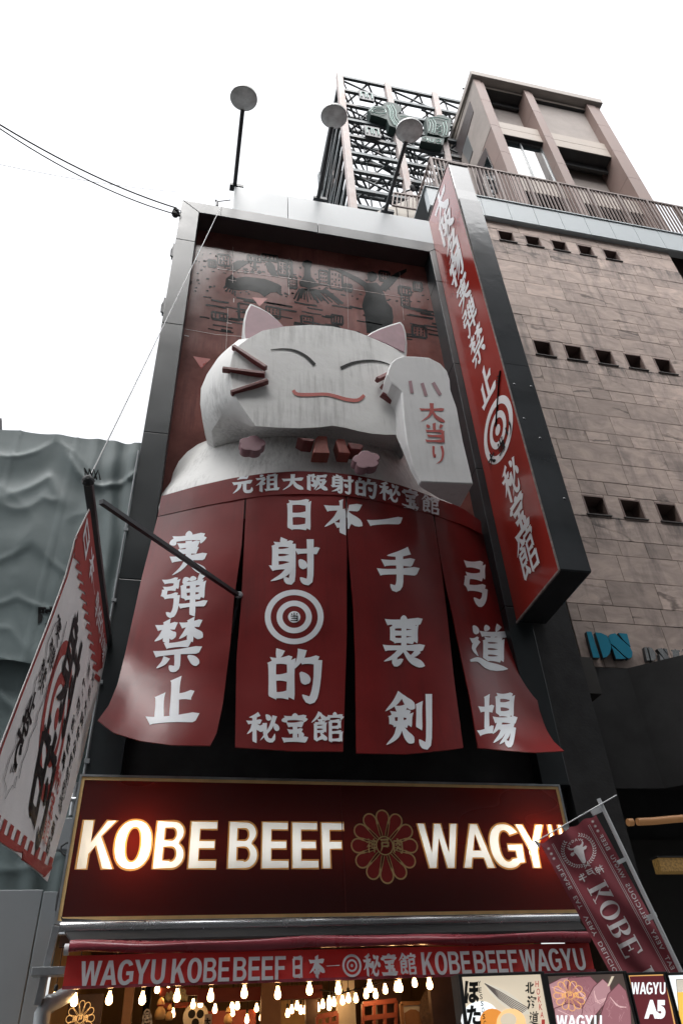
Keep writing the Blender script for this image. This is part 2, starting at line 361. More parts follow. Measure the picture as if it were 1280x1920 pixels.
# ------------------------------------------------------------------ lettering: brush strokes and font outlines
BR = {
'実': 'd50,2 50,14;d14,17 11,31;h14,18 86,16;p86,16 78,31;h26,34 74,32;h28,47 72,45;h8,62 92,60;p50,24 49,60 34,82 12,96;n52,62 66,80 94,95',
'弾': 'h8,12 36,10;v36,10 34,28;h10,29 36,28;v12,29 9,48;h9,48 37,46;k37,46 34,78 26,93 15,84;d52,5 57,16;d68,4 70,15;p89,3 80,17;v50,22 52,56;h50,22 90,20;v90,20 88,56;h52,38 88,37;h52,55 88,54;h42,73 99,71;v70,20 70,98',
'禁': 'h8,16 46,14;v27,3 27,46;p27,18 18,32 5,41;n29,20 36,30 45,36;h54,15 93,13;v73,3 73,46;p73,17 64,30 52,40;n75,18 82,30 97,41;h26,52 74,50;h6,66 94,64;k50,66 50,93 42,97 35,90;p30,74 24,84 11,93;d70,74 80,82 90,93',
'止': 'v53,3 52,86;h52,42 86,39;v24,36 24,86;h3,89 97,86',
'日': 'v20,10 21,93;h20,12 80,10;v80,10 79,93;h24,50 77,49;h22,88 78,87',
'本': 'h8,28 92,26;v50,3 50,98;p48,30 34,54 6,78;n52,30 66,52 96,76;h32,74 68,73',
'一': 'h4,54 96,44',
'射': 'p30,1 24,14;v12,14 12,64;h12,15 46,13;k46,13 46,88 38,95 30,86;h14,30 44,29;h14,46 44,45;h3,67 46,61;p47,60 28,82 3,95;h54,30 99,28;k82,3 82,89 72,96 62,87;d60,48 66,56 71,68',
'的': 'p24,1 18,20;v8,22 9,92;h8,23 43,21;v43,21 42,92;h10,54 40,53;h10,87 41,86;p64,1 60,18 48,38;h60,23 93,21;k93,21 91,60 85,90 76,96 64,86;d60,44 68,54 73,66',
'秘': 'p41,3 28,10 9,15;h3,32 47,29;v26,12 26,98;p25,34 18,54 2,71;n29,36 36,46 45,57;d62,6 69,14 74,25;p90,10 76,50 44,92;k58,34 60,72 68,90 84,91 90,70;d50,40 48,50 43,63;d88,36 94,46 99,60',
'宝': 'd50,1 50,14;d14,16 11,31;h14,18 88,16;p88,16 80,31;h22,40 79,38;h26,63 75,61;h6,91 94,89;v50,40 50,90;d64,68 70,73 77,82',
'館': 'p28,1 18,18 1,35;n29,5 36,16 49,27;h22,28 37,27;v14,36 14,92;h14,38 43,36;v43,36 42,64;h16,50 41,49;h16,64 42,63;h14,93 35,82;n30,68 38,80 49,92;d74,1 74,12;d54,14 52,27;h54,16 97,14;p97,14 92,27;v60,30 60,97;h60,32 88,30;v88,30 88,52;h62,51 88,50;h62,68 93,66;v93,66 92,95;h62,92 93,91',
'手': 'p76,4 54,12 24,17;h14,35 86,32;h4,57 97,53;k52,13 54,60 52,88 42,96 32,86',
'裏': 'd50,1 50,11;h10,15 90,12;v24,22 25,52;h24,22 76,21;v76,21 75,52;h26,36 74,35;h26,50 74,49;v50,14 50,64;h5,65 95,63;p46,66 30,80 5,91;k30,78 30,95 48,86;n48,66 66,86 97,98;p83,68 74,76 63,81',
'剣': 'p34,1 22,18 1,35;n36,5 46,16 63,29;h22,30 46,29;v14,41 16,60;h14,41 52,39;v52,39 50,60;h16,58 50,57;v33,30 33,60;p32,58 24,80 3,97;n36,62 46,78 61,92;v72,18 72,66;k92,2 92,88 82,96 72,86',
'弓': 'h22,12 78,10;v78,10 76,37;h26,38 78,36;v28,38 22,64;h22,65 82,62;k82,62 77,86 62,97 44,86',
'道': 'd42,3 48,15;p77,1 68,16;h30,23 97,20;p62,22 56,33;v42,34 42,78;h42,35 83,33;v83,33 82,78;h44,48 80,47;h44,62 80,61;h44,76 82,75;d10,7 16,14 21,24;h5,40 23,37;p23,37 12,56 23,72;n3,84 24,80 50,92 98,95',
'場': 'h3,35 39,31;v22,7 22,74;h1,81 39,70;v50,5 52,42;h50,7 87,5;v87,5 85,42;h52,23 84,22;h52,40 85,39;h40,53 99,50;p56,53 50,66 37,80;h52,66 91,64;k91,64 87,88 80,98 68,90;p68,66 58,82 39,97;p80,66 72,84 55,99',
'元': 'h24,15 77,13;h6,43 94,40;p38,42 32,70 6,96;k61,42 61,82 70,93 91,91 94,71',
'祖': 'd22,3 30,14;h5,27 39,24;p39,24 24,46 3,63;v24,44 24,98;d28,46 39,59;v54,10 54,88;h54,12 85,10;v85,10 84,88;h56,36 83,35;h56,61 83,60;h41,91 99,88',
'大': 'h6,37 94,33;p50,3 48,40 36,70 6,97;n51,38 64,70 96,96',
'阪': 'v11,8 12,98;h11,10 37,8;p37,8 26,34;k26,34 41,50 34,70 21,62;h52,14 95,10;p55,14 50,60 37,95;h56,38 87,36;p87,36 70,72 43,98;n58,46 72,74 99,96',
'名': 'p46,1 32,26 8,45;h36,20 79,18;p79,18 58,52 10,79;d38,34 49,45;v38,60 38,98;h38,61 83,59;v83,59 82,98;h40,92 81,91',
'物': 'p14,9 7,35;h8,28 43,25;v26,3 26,98;h3,66 43,54;p58,3 52,24 43,41;h56,24 93,22;k93,22 89,80 80,96 68,86;p68,26 60,48 43,67;p82,26 70,64 45,93',
'当': 'v50,3 50,38;d19,11 28,27;p83,9 72,29;h14,43 85,41;v85,41 84,95;h20,67 83,66;h12,92 85,90',
'り': 'k26,9 24,40 28,62 36,48;p70,6 77,40 66,76 36,98',
'神': 'd22,3 30,14;h5,27 39,24;p39,24 24,46 3,63;v24,44 24,98;d28,46 39,59;v52,20 52,70;h52,21 91,20;v91,20 90,70;h54,44 88,43;h54,68 89,67;v71,3 71,98',
'戸': 'h14,11 89,8;h26,30 83,28;v83,28 80,55;h26,55 81,54;p26,30 24,64 5,95',
'肉': 'v14,18 14,97;h14,19 86,17;k86,17 86,90 74,96 66,88;p50,1 46,36 25,51;n48,30 62,40 75,49;p50,52 42,70 25,83;n50,60 62,70 75,81',
'牛': 'p30,7 20,30;h26,29 85,26;h5,57 96,54;v52,3 52,98',
'北': 'v38,8 38,92;h10,36 37,34;h6,78 38,64;p88,20 74,34 60,40;k60,6 60,84 72,92 92,88 95,66',
}
THIN = {'館': 7.2, '裏': 8, '禁': 8.2, '弾': 8.2, '場': 8.4, '道': 8.4, '剣': 8.8, '射': 9, '秘': 9, '的': 10, '実': 9, '祖': 9, '神': 8.5}
PROF = {'h': [1.05, .82, .75, .78, .95, 1.25, .85], 'v': [1.2, .98, .92, .92, .98, 1.05, .9], 'p': [1.15, 1.05, .98, .85, .62, .36, .06],
        'n': [.35, .6, .85, 1.1, 1.35, 1.2, .1], 'd': [.25, .6, .95, 1.2, 1.3, 1.1, .5], 'k': [1.05, .95, .92, .98, 1.05, .8, .1]}
def brush(ch, wide=1.0):
    base = THIN.get(ch, 11.5)*wide; V = []; F = []
    for li, st in enumerate(BR[ch].split(';')):
        k = st[0]; pts = [tuple(map(float, q.split(','))) for q in st[1:].split()]
        n = 10 if len(pts) > 2 or k in 'pn' else 7
        c = catmull(pts, n); o = len(V); pr = PROF[k]
        for i, p in enumerate(c):
            s = i/n*(len(pr)-1); a = min(int(s), len(pr)-2); ww = lerp(pr[a], pr[a+1], s-a)*base/2
            q0 = c[max(i-1, 0)]; q1 = c[min(i+1, n)]; d = (q1[0]-q0[0], q1[1]-q0[1]); l = math.hypot(*d) or 1
            d = (d[0]/l, d[1]/l); nx, ny = -d[1], d[0]
            sk = .45*ww if k in 'hv' and i == 0 else (-.5*ww if k in 'hv' and i == n else 0)
            V.append(((p[0]+nx*ww+d[0]*sk)/100, 1-(p[1]+ny*ww+d[1]*sk)/100, li)); V.append(((p[0]-nx*ww-d[0]*sk)/100, 1-(p[1]-ny*ww-d[1]*sk)/100, li))
        F += [(o+2*i, o+2*i+1, o+2*i+3, o+2*i+2) for i in range(n)]
    return V, F
_tc = {}
def font(s, bold=0.03, spacing=1.0):
    """outline of a font string, normalised to its own bounding box; returns verts, faces, aspect"""
    key = (s, bold, spacing)
    if key in _tc: return _tc[key]
    c = bpy.data.curves.new('lettering', 'FONT'); c.body = s; c.offset = bold; c.resolution_u = 5; c.space_character = spacing
    ob = bpy.data.objects.new('lettering', c); COL.objects.link(ob)
    dg = bpy.context.evaluated_depsgraph_get(); me = ob.evaluated_get(dg).to_mesh()
    V = [(v.co.x, v.co.y) for v in me.vertices]; F = [tuple(p.vertices) for p in me.polygons]
    ob.evaluated_get(dg).to_mesh_clear(); bpy.data.objects.remove(ob); bpy.data.curves.remove(c)
    # weld duplicate points, so borders can be followed
    idx = {}; mp = []; W = []
    for p in V:
        k = (round(p[0], 5), round(p[1], 5))
        if k not in idx: idx[k] = len(W); W.append(p)
        mp.append(idx[k])
    F = [tuple(mp[i] for i in f) for f in F]; F = [f for f in F if len(set(f)) == len(f)]
    x0 = min(p[0] for p in W); x1 = max(p[0] for p in W); y0 = min(p[1] for p in W); y1 = max(p[1] for p in W)
    V = [((p[0]-x0)/(x1-x0), (p[1]-y0)/max(y1-y0, 1e-6), 0) for p in W]
    _tc[key] = (V, F, (x1-x0)/max(y1-y0, 1e-6)); return _tc[key]
def ell(cx, cy, rx, ry, a0, a1, n=20, p=2.0):
    out = []
    for k in range(n+1):
        a = rad(lerp(a0, a1, k/n)); c, q = math.cos(a), math.sin(a)
        out.append((cx+rx*math.copysign(abs(c)**(2/p), c), cy+ry*math.copysign(abs(q)**(2/p), q)))
    return out
def sans_loops(ch, w=.27, h=.16):
    """heavy grotesque capitals in the unit box: outer loop, then holes"""
    i = 1-w
    if ch == 'K': return [[(0, 0), (w, 0), (w, .30), (w+.14, .47), (.70, 0), (1.02, 0), (.58, .665), (.97, 1), (.67, 1), (w, .55), (w, 1), (0, 1)]]
    if ch == 'O': return [ell(.5, .5, .5, .52, 0, 360, 36, 2.25)[:-1], ell(.5, .5, .5-w, .52-h*.95, 0, 360, 36, 2.2)[:-1]]
    if ch == 'B': return [[(0, 0), (.55, 0)]+ell(.60, .28, .40, .28, -88, 60, 12)+ell(.57, .755, .38, .245, -48, 90, 12)+[(.5, 1), (0, 1)],
                          [(w, h), (.52, h)]+ell(.55, .30, .45-w*.95, .145, -85, 85, 8)+[(.52, .445), (w, .445)], [(w, .595), (.52, .595)]+ell(.54, .72, .42-w*.95, .125, -85, 85, 8)+[(.52, .845), (w, .845)]]
    if ch == 'E': return [[(0, 0), (1, 0), (1, h), (w*1.1, h), (w*1.1, .5-h*.5), (.92, .5-h*.5), (.92, .5+h*.5), (w*1.1, .5+h*.5), (w*1.1, 1-h), (.98, 1-h), (.98, 1), (0, 1)]]
    if ch == 'F': return [[(0, 0), (w*1.15, 0), (w*1.15, .41), (.88, .41), (.88, .41+h), (w*1.15, .41+h), (w*1.15, 1-h), (1, 1-h), (1, 1), (0, 1)]]
    if ch == 'W': return [[(0, 1), (.19, 1), (.295, .34), (.41, 1), (.59, 1), (.705, .34), (.81, 1), (1, 1), (.81, 0), (.62, 0), (.50, .66), (.38, 0), (.19, 0)]]
    if ch == 'A': return [[(0, 0), (.37, 1), (.63, 1), (1, 0), (.74, 0), (.67, .22), (.33, .22), (.26, 0)], [(.385, .39), (.615, .39), (.5, .76)]]
    if ch == 'G': return [ell(.5, .5, .5, .52, 33, 312, 30, 2.2)+[(1, .12), (1, .54), (.54, .54), (.54, .38), (.76, .38), (.76, .23)]+ell(.5, .5, .5-w, .52-h, 305, 40, 24, 2.2)]
    if ch == 'Y': return [[(0, 1), (.28, 1), (.5, .60), (.72, 1), (1, 1), (.635, .40), (.635, 0), (.365, 0), (.365, .40)]]
    if ch == 'U': return [[(0, 1)]+ell(.5, .36, .5, .38, 180, 360, 20, 2.2)+[(1, 1), (1-w, 1)]+ell(.5, .36, .5-w, .38-h, 360, 180, 16, 2.2)+[(w, 1)]]
_fc = {}
def fill2d(lps):
    """triangulated area of nested outlines"""
    cu = bpy.data.curves.new('outline', 'CURVE'); cu.dimensions = '2D'; cu.fill_mode = 'BOTH'
    for l in lps:
        q = cu.splines.new('POLY'); q.points.add(len(l)-1); q.use_cyclic_u = True
        for p, c in zip(q.points, l): p.co = (c[0], c[1], 0, 1)
    tmp = bpy.data.objects.new('outline', cu); COL.objects.link(tmp)
    dg = bpy.context.evaluated_depsgraph_get(); me = tmp.evaluated_get(dg).to_mesh()
    V = [(v.co.x, v.co.y, 0) for v in me.vertices]; F = [tuple(p.vertices) for p in me.polygons]
    tmp.evaluated_get(dg).to_mesh_clear(); bpy.data.objects.remove(tmp); bpy.data.curves.remove(cu)
    return V, F
ADV = {'W': 1.42, 'A': 1.1, 'G': 1.08, 'Y': 1.06, 'U': .98, 'K': 1.02, 'O': 1.06, 'B': .96, 'E': .84, 'F': .80}
def sans(word):
    if word in _fc: return _fc[word]
    V = []; F = []; x = 0
    for i, ch in enumerate(word):
        k = ADV[ch]; a, f = fill2d(sans_loops(ch)); n = len(V)
        V += [(x+p[0]*k, p[1], 0) for p in a]; F += [tuple(j+n for j in q) for q in f]
        x += k+(.02 if ch+word[i+1:i+2] in ('WA', 'GY', 'AG') else .13)
    x -= .13; V = [(p[0]/x, p[1], 0) for p in V]
    _fc[word] = (V, F); return V, F
def glyph(ch, wide=1.0, bold=.03):
    return brush(ch, wide) if ch in BR else font(ch, bold)[:2]
def loops(V, F):
    cnt = {}
    for f in F:
        for a, b in zip(f, f[1:]+f[:1]): cnt[(a, b)] = 1
    nxt = {a: b for a, b in cnt if (b, a) not in cnt}
    out = []
    while nxt:
        a = next(iter(nxt)); l = []
        while a in nxt: b = nxt.pop(a); l.append(a); a = b
        if len(l) > 2: out.append([V[i][:2] for i in l])
    return out
def tess(V, F, step):
    b = bmesh.new(); vs = [b.verts.new(v) for v in V]
    for f in F:
        try: b.faces.new([vs[i] for i in f])
        except ValueError: pass
    for ax in (0, 1):
        lo = min(v[ax] for v in V); hi = max(v[ax] for v in V); x = math.ceil(lo/step)*step
        while x < hi:
            no = [0, 0, 0]; no[ax] = 1; co = [0, 0, 0]; co[ax] = x
            bmesh.ops.bisect_plane(b, geom=b.verts[:]+b.edges[:]+b.faces[:], plane_co=co, plane_no=no); x += step
    b.verts.index_update()
    r = [tuple(v.co) for v in b.verts], [tuple(v.index for v in f.verts) for f in b.faces]; b.free(); return r
def hit(bvh, px, py, off):
    """the photo's pixel on a real surface, lifted off it along its normal"""
    d = ray(px, py).normalized(); p, n, i, q = bvh.ray_cast(CAM, d)
    if p is None:
        best = None
        p, n, i, q = bvh.find_nearest(CAM+d*10)
        for k in range(8, 30):
            c = CAM+d*(k*.6); pp, nn, ii, qq = bvh.find_nearest(c)
            if best is None or qq < best[0]: best = (qq, pp, nn)
        p, n = best[1], best[2]
    if n.dot(d) > 0: n = -n
    return p+n*off
def warp(V, quad):
    """unit square -> pixel quad (bl, br, tr, tl)"""
    bl, br, tr, tl = quad
    return [(lerp(lerp(bl[0], br[0], x), lerp(tl[0], tr[0], x), y), lerp(lerp(bl[1], br[1], x), lerp(tl[1], tr[1], x), y), z) for x, y, z in V]
def rect(x0, y0, x1, y1, sl=0, sh=0):
    """box with rising baseline sl (px) and sideways shear sh (px)"""
    return ((x0, y1), (x1, y1+sl), (x1+sh, y0+sl), (x0+sh, y0))
def decal(mb, bvh, V, F, off=.006, step=14, lay=.0004):
    V, F = tess(V, F, step)
    return mb.add([hit(bvh, x, y, off+z*lay) for x, y, z in V], F)
def flat(mb, V, F, o, rx, up, off=0, nrm=(0, -1, 0), lay=.0007):
    """unit-square outline laid on a plane: o + x*rx + y*up"""
    o = Vector(o); rx = Vector(rx); up = Vector(up); nrm = Vector(nrm)
    return mb.add([o+rx*x+up*y+nrm*(off+z*lay) for x, y, z in V], F)
def ring(cx, cy, r0, r1, n=40, sx=1, sy=1):
    V = []; F = []
    for k in range(n):
        a = 2*math.pi*k/n; V += [(cx+r0*sx*math.cos(a), cy+r0*sy*math.sin(a), 0), (cx+r1*sx*math.cos(a), cy+r1*sy*math.sin(a), 0)]
    for k in range(n): F.append((2*k, 2*k+1, 2*((k+1) % n)+1, 2*((k+1) % n)))
    return V, F
def strip(pts, ws, z=0, closed=False):
    V = []; n = len(pts)
    for i, p in enumerate(pts):
        q0 = pts[(i-1) % n] if closed else pts[max(i-1, 0)]; q1 = pts[(i+1) % n] if closed else pts[min(i+1, n-1)]
        d = (q1[0]-q0[0], q1[1]-q0[1]); l = math.hypot(*d) or 1; wd = ws[i] if isinstance(ws, (list, tuple)) else ws
        V += [(p[0]-d[1]/l*wd/2, p[1]+d[0]/l*wd/2, z), (p[0]+d[1]/l*wd/2, p[1]-d[0]/l*wd/2, z)]
    m = n if closed else n-1
    return V, [(2*i, 2*i+1, (2*i+3) % (2*n), (2*i+2) % (2*n)) for i in range(m)]
def poly2(pts, z=0):
    return [(p[0], p[1], z) for p in pts], [tuple(range(len(pts)))]
def petals(n=12, r0=.24, r1=.5):
    """outline loops of a round flower crest in the unit square"""
    out = []
    for k in range(n):
        a = 2*math.pi*k/n+math.pi/2; half = math.pi/n
        P = []
        for i in range(25):
            t = i/12-1; q = abs(t)*2
            if q <= 1: rr, ww = .37+(r1-.37)*math.cos(q*math.pi/2), .95*math.sin(q*math.pi/2)
            else: rr, ww = lerp(.37, .14, q-1), lerp(.95, .55, q-1)
            ww *= half*(1 if t > 0 else -1)
            P.append((.5+rr*math.cos(a+ww), .5+rr*math.sin(a+ww)))
        out.append(P)
    return out


# ================================================================== GROUND AND STREET
tag(MB().box(-60, 60, -40, 80, -.3, 0).build('ground', M['asphalt']), None, None, kind='structure')

# building on the other side of the street: it stands behind the camera, shades the street and shows in the gloss
ob = thing('opposite_building', 'tall grey office block across the street behind the viewer', 'building', (0, -4, 0))
b = MB()
b.box(-26, 30, -14, -4.4, 0, 36.5); b.build('wall', M['concrete'], ob)
b = MB()
for i in range(9):
    b.box(-26, 30, -4.4, -4.0, 3.6*i+2.7, 3.6*i+3.7)
b.build('spandrel', M['concrete'], ob)
for i in range(8):
    b = MB()
    for k in range(14): b.box(-25.5+4*k, -22.2+4*k, -4.38, -4.3, 3.6*i+3.75, 3.6*i+6.2)
    b.build('window', M['glass'], ob)

# ================================================================== SHOP BUILDING
shop = thing('shop_building', 'narrow black shop building with a grey metal picture frame around its red mural', 'building', (2.4, 9.4, 0))
b = MB(); b.box(-1.04, 5.86, 9.45, 18, 3.25, 17.2); b.box(5.21, 5.88, 9.02, 9.45, 0, 16.6); b.box(-1.04, 5.2, 9.2, 9.45, 4.2, 7.4)
b.build('wall', M['black_wall'], shop)
fr = MB()
def fpoly(pts, y0=9.0, y1=9.44): fr.prism([(x, y0, z) for x, z in pts], (0, y1-y0, 0))
cuts = [4.47, 7.2, 10.05, 12.9, 15.72]
for i, z in enumerate(cuts):
    z1 = cuts[i+1]-.012 if i+1 < len(cuts) else None
    fpoly([(-1.0, z), (-.6, z), (-.6, z1 or 16.88), (-1.0, z1 or 17.27)])
    fpoly([(5.2, z), (4.8, z), (4.8, z1 or 16.88), (5.2, z1 or 17.27)])
for x0, x1 in ((-.99, 2.1), (2.112, 5.19)):
    fpoly([(max(x0, -.985), 17.27), (max(x0+.4, -.59) if x0 < 0 else x0, 16.88), (4.79 if x1 > 5 else x1, 16.88), (5.185 if x1 > 5 else x1, 17.27)])
fr.build('facade_frame', M['frame'], shop, bevel=.008)
MB().box(-.595, 4.795, 9.02, 9.44, 16.862, 16.878).build('soffit', M['soffit'], shop)
mural = MB().box(-.6, 4.8, 9.42, 9.444, 7.45, 16.86).build('mural', M['mural'], shop)
MY = 9.417
def mz(zx, zy): return at(330+.3906*zx, 460+.3906*zy, MY)
blk = MB()
def mpoly(pts, off=0): blk.add([mz(*p)-Vector((0, off, 0)) for p in pts], [tuple(range(len(pts)))])
def mstrip(pts, wd, off=0):
    V, F = strip(pts, wd); blk.add([mz(x, y)-Vector((0, off+z, 0)) for x, y, z in V], F)
def mrect(x0, y0, x1, y1, wd=10, tilt=.16, off=.0004):
    P = [(x0, y0), (x1, y0+(x1-x0)*tilt), (x1+(y1-y0)*.04, y1+(x1-x0)*tilt), (x0+(y1-y0)*.04, y1)]
    for i, (p, q) in enumerate(zip(P, P[1:]+P[:1])): mstrip([p, q], wd*random.uniform(.7, 1.2), off+.0003*i)
for P in ([(235, 195), (240, 160), (268, 138), (285, 158), (330, 150), (420, 160), (448, 168), (500, 190), (496, 226), (455, 226), (425, 248), (400, 228), (345, 214), (290, 216), (250, 206)],
          [(262, 112), (268, 88), (295, 72), (335, 74), (352, 84), (318, 104), (292, 122), (276, 130)],
          [(428, 84), (452, 76), (474, 100), (482, 132), (495, 152), (462, 150), (440, 122)]): mpoly(P, .0003)
def cutout():
    global blk
    blk.build('silhouette', M['mural_black'], mural, fix=False); blk = MB()
for cx in (334, 366, 400):
    mpoly([(cx+11*math.cos(a*.7), 128+8*math.sin(a*.7)) for a in range(9)], .0006)
mstrip([(380, 60), (378, 100), (384, 120)], 14, .0009)
for i in range(5):
    mstrip([(250+i*8, 190+i*7), (228+i*14, 206+i*9)], 7, .001+.0003*i); mstrip([(470+i*4, 186+i*10), (505, 200+i*9)], 7, .001+.0003*i)
cutout()
mpoly([(604, 92), (608, 78), (628, 70), (652, 78), (652, 96), (644, 108), (648, 150), (688, 192), (640, 206), (596, 196), (590, 178), (612, 150), (616, 108)], .0003)
for i in range(15):
    t = i/14; x0, y0 = lerp(592, 712, t), 208+10*math.sin(t*3); mstrip([(x0, y0), (lerp(566, 800, t), 258+20*t+8*math.sin(i*2))], 8+3*math.sin(i), .0006+.0003*(i % 4))
mstrip([(600, 212), (660, 214), (720, 226)], 13, .0002)
cutout()
mpoly([(915, 140), (922, 128), (942, 124), (962, 134), (966, 152), (955, 170), (938, 176), (921, 165)], .0003)
mpoly([(896, 196), (925, 180), (960, 178), (980, 196), (1000, 235), (1010, 270), (1035, 300), (1042, 345), (1036, 420), (915, 420), (905, 330), (892, 290), (900, 255), (910, 230)], .0006)
mpoly([(905, 205), (868, 178), (800, 140), (760, 118), (770, 108), (812, 124), (880, 158), (925, 186)], .0009)
mpoly([(972, 205), (1010, 160), (1062, 128), (1106, 112), (1104, 128), (1070, 150), (1040, 186), (1004, 222)], .0009)
cutout()
brow = []
for R in ((155, 68, 192, 100), (200, 40, 258, 92), (345, 46, 408, 72), (412, 40, 486, 66), (490, 70, 548, 140), (538, 146, 578, 200), (685, 118, 728, 185), (735, 112, 796, 205),
          (808, 184, 842, 216), (976, 122, 1022, 168), (1068, 196, 1126, 232), (1080, 236, 1118, 290), (1138, 176, 1178, 214), (172, 318, 246, 352), (300, 276, 356, 352), (432, 292, 498, 342),
          (600, 336, 656, 388), (745, 332, 798, 372), (1132, 384, 1198, 436), (530, 70, 556, 150)):
    mrect(*R)
    x0, y0, x1, y1 = R
    if random.random() < .75:
        for i in range(3):
            for j in range(3):
                x = lerp(x0, x1, (i+.9)/3.8); y = lerp(y0, y1, (j+.9)/3.8)+(x-x0)*.16; mstrip([(x, y-4), (x+1, y+5)], 7, .0005)
    cutout()
for i in range(230):
    x = random.uniform(60, 1230); y = random.uniform(10, 225)+x*.04
    if y < x*.165+8: continue
    l = random.uniform(7, 15); mstrip([(x, y), (x+l, y+l*.16)], random.uniform(4.5, 7.5), .0002)
for i in range(60):
    x = random.choice((random.uniform(110, 520), random.uniform(560, 900), random.uniform(1040, 1230))); y = random.uniform(235, 400)+x*.05
    l = random.uniform(40, 130); mstrip([(x, y), (x+l*.5, y+l*.09+random.uniform(-3, 3)), (x+l, y+l*.17)], random.uniform(4.5, 8.5), .0002+.0001*(i % 7))
blk.build('brush_dash', M['mural_black'], mural, fix=False)['kind'] = 'stuff'
b = MB()
for P in ([(365, 250), (440, 256), (400, 294)], [(60, 522), (99, 525), (78, 546)]):
    b.add([mz(*p)-Vector((0, .003, 0)) for p in P], [(0, 1, 2)])
T = [(362.4, 668), (395, 673), (377.5, 691)]
b.add([at(*p, MY-.003) for p in T], [(0, 1, 2)])
b.v = b.v[:3]+b.v[6:]; b.f = [(0, 1, 2), (3, 4, 5)]
b.build('triangle', M['mural_red'], mural, fix=False)
b = MB()
for P, wd in (([(200, 112), (380, 136), (550, 160)], 2), ([(550, 160), (820, 206), (1085, 250)], 1.6), ([(274, 8), (272, 180)], 1.5), ([(545, 60), (541, 240)], 1.5), ([(820, 150), (826, 400)], 1.2), ([(1072, 130), (1092, 360)], 1.2),
              ([(278, 255), (277, 274)], 4), ([(45, 402), (190, 428), (320, 438)], 1.6), ([(250, 300), (240, 500)], 1.4), ([(243, 372), (268, 376)], 3), ([(40, 432), (62, 437)], 4), ([(252, 165), (288, 171)], 2)):
    V, F = strip(P, wd); b.add([mz(x, y)-Vector((0, .0035, 0)) for x, y, z in V], F)
b.build('panel_seam', M['mural_line'], mural, fix=False)
# parapet and things on the roof edge
b = MB(); b.box(.13, 1.44, 9.3, 9.5, 17.2, 18.82); b.box(1.452, 5.2, 9.302, 9.5, 17.2, 18.82)
b.build('parapet', M['parapet'], shop, bevel=.01)
b = MB(); b.tube([at(407, 386, 9.2), at(407, 378, 9.2), at(405, 376, 9.2)], .03); b.tube([at(407, 378, 9.2), at(432, 375, 9.25)], .012)
b.build('cable_post', M['pole'], shop)
b = MB()
b.tube([(-1.02, 8.985, z) for z in (3.0, 5, 7, 9.6)], .014, 8)
for z in (4.6, 5.6, 6.8, 8.0): b.box(-1.04, -.98, 8.965, 8.998, z, z+.05)
b.build('conduit', M['hoard'], shop, smooth=40)
b = MB()
P = [(700, 399), (779, 369), (801, 372), (806, 420), (700, 420)]
b.prism([at(x, y, 11.0) for x, y in P], (0, 2, 0))
b.build('roof_box', M['stonebox'], shop)
b = MB()
for q in (((706, 397), (708, 412)), ((722, 391), (725, 412)), ((742, 384), (745, 412)), ((762, 376), (765, 412)), ((779, 370), (786, 412))):
    b.bar(at(*q[0], 10.99), at(*q[1], 10.99), .025)
b.build('roof_box_joint', M['joint'], shop)
b = MB()
top = [at(x, y, 10.6) for x, y in ((738, 362), (795, 371))]; bot = [at(x, y, 10.6) for x, y in ((735, 385), (797, 396))]
b.bar(top[0], top[1], .06); b.bar(bot[0], bot[1], .05)
for i in range(9): b.bar(lerp(top[0], top[1], i/8), lerp(bot[0], bot[1], i/8), .035)
b.build('roof_rail', M['rail'], shop)

# ================================================================== CAT SCULPTURE
cat = thing('cat_sculpture', 'giant white beckoning cat figure in a split red apron, fixed to the shop front', 'sculpture', (2, 8.9, 4.6))
FPTS = [((479.5, 799), (462, 817)), ((460, 772), (428, 811)), ((445, 749), (397, 808)), ((436, 728), (381, 788)), ((432.7, 707), (375.5, 758)), ((432, 685), (377, 728)), ((436, 665), (388, 702)), ((446, 650), (408, 672)), ((462, 636.6), (436, 650)),
        ((492, 620), None), ((534, 612), None), ((581, 609), None), ((623, 612), None), ((666, 621), None), ((703, 636), None), ((736, 651), None), ((764, 672), None), ((778, 707), None), ((781, 740), None), ((774, 775), None), ((764, 803), None),
        ((748, 815), (748, 838)), ((722, 815), (720, 838)), ((698, 813), (690, 836)), ((670, 808), (655, 833)), ((647, 802), (630, 830)), ((623, 798), (605, 827)), ((600, 801), (590, 826)), ((562, 803), (560, 824)), ((520, 801.5), (510, 820))]
F0 = [at(*p, 7.75) for p, q in FPTS]
F1 = [at(*q, 8.5) if q else Vector((f.x+(.15 if f.x > 2.6 else 0), 8.5, f.z+.10)) for (p, q), f in zip(FPTS, F0)]
cen = sum(F0, Vector())/len(F0)
def shrink(R, c, k, y): return [Vector((lerp(c.x, p.x, k), y, lerp(c.z, p.z, k))) for p in R]
def mix(a, b, t, dy=0): return [p.lerp(q, t)+Vector((0, dy, 0)) for p, q in zip(a, b)]
head = MB()
bulge = mix(F0, F1, .55, -.09)
head.loft([shrink(F0, cen, .35, 7.742), shrink(F0, cen, .75, 7.744), shrink(F0, cen, .94, 7.747), F0, mix(F0, F1, .25, -.05), bulge, mix(F0, F1, .8, -.05), F1, shrink(F1, cen, .97, 8.85), shrink(F1, cen, .9, 9.38)])
hd = head.build('head', M['cat'], cat, smooth=42); hb = head.bvh()
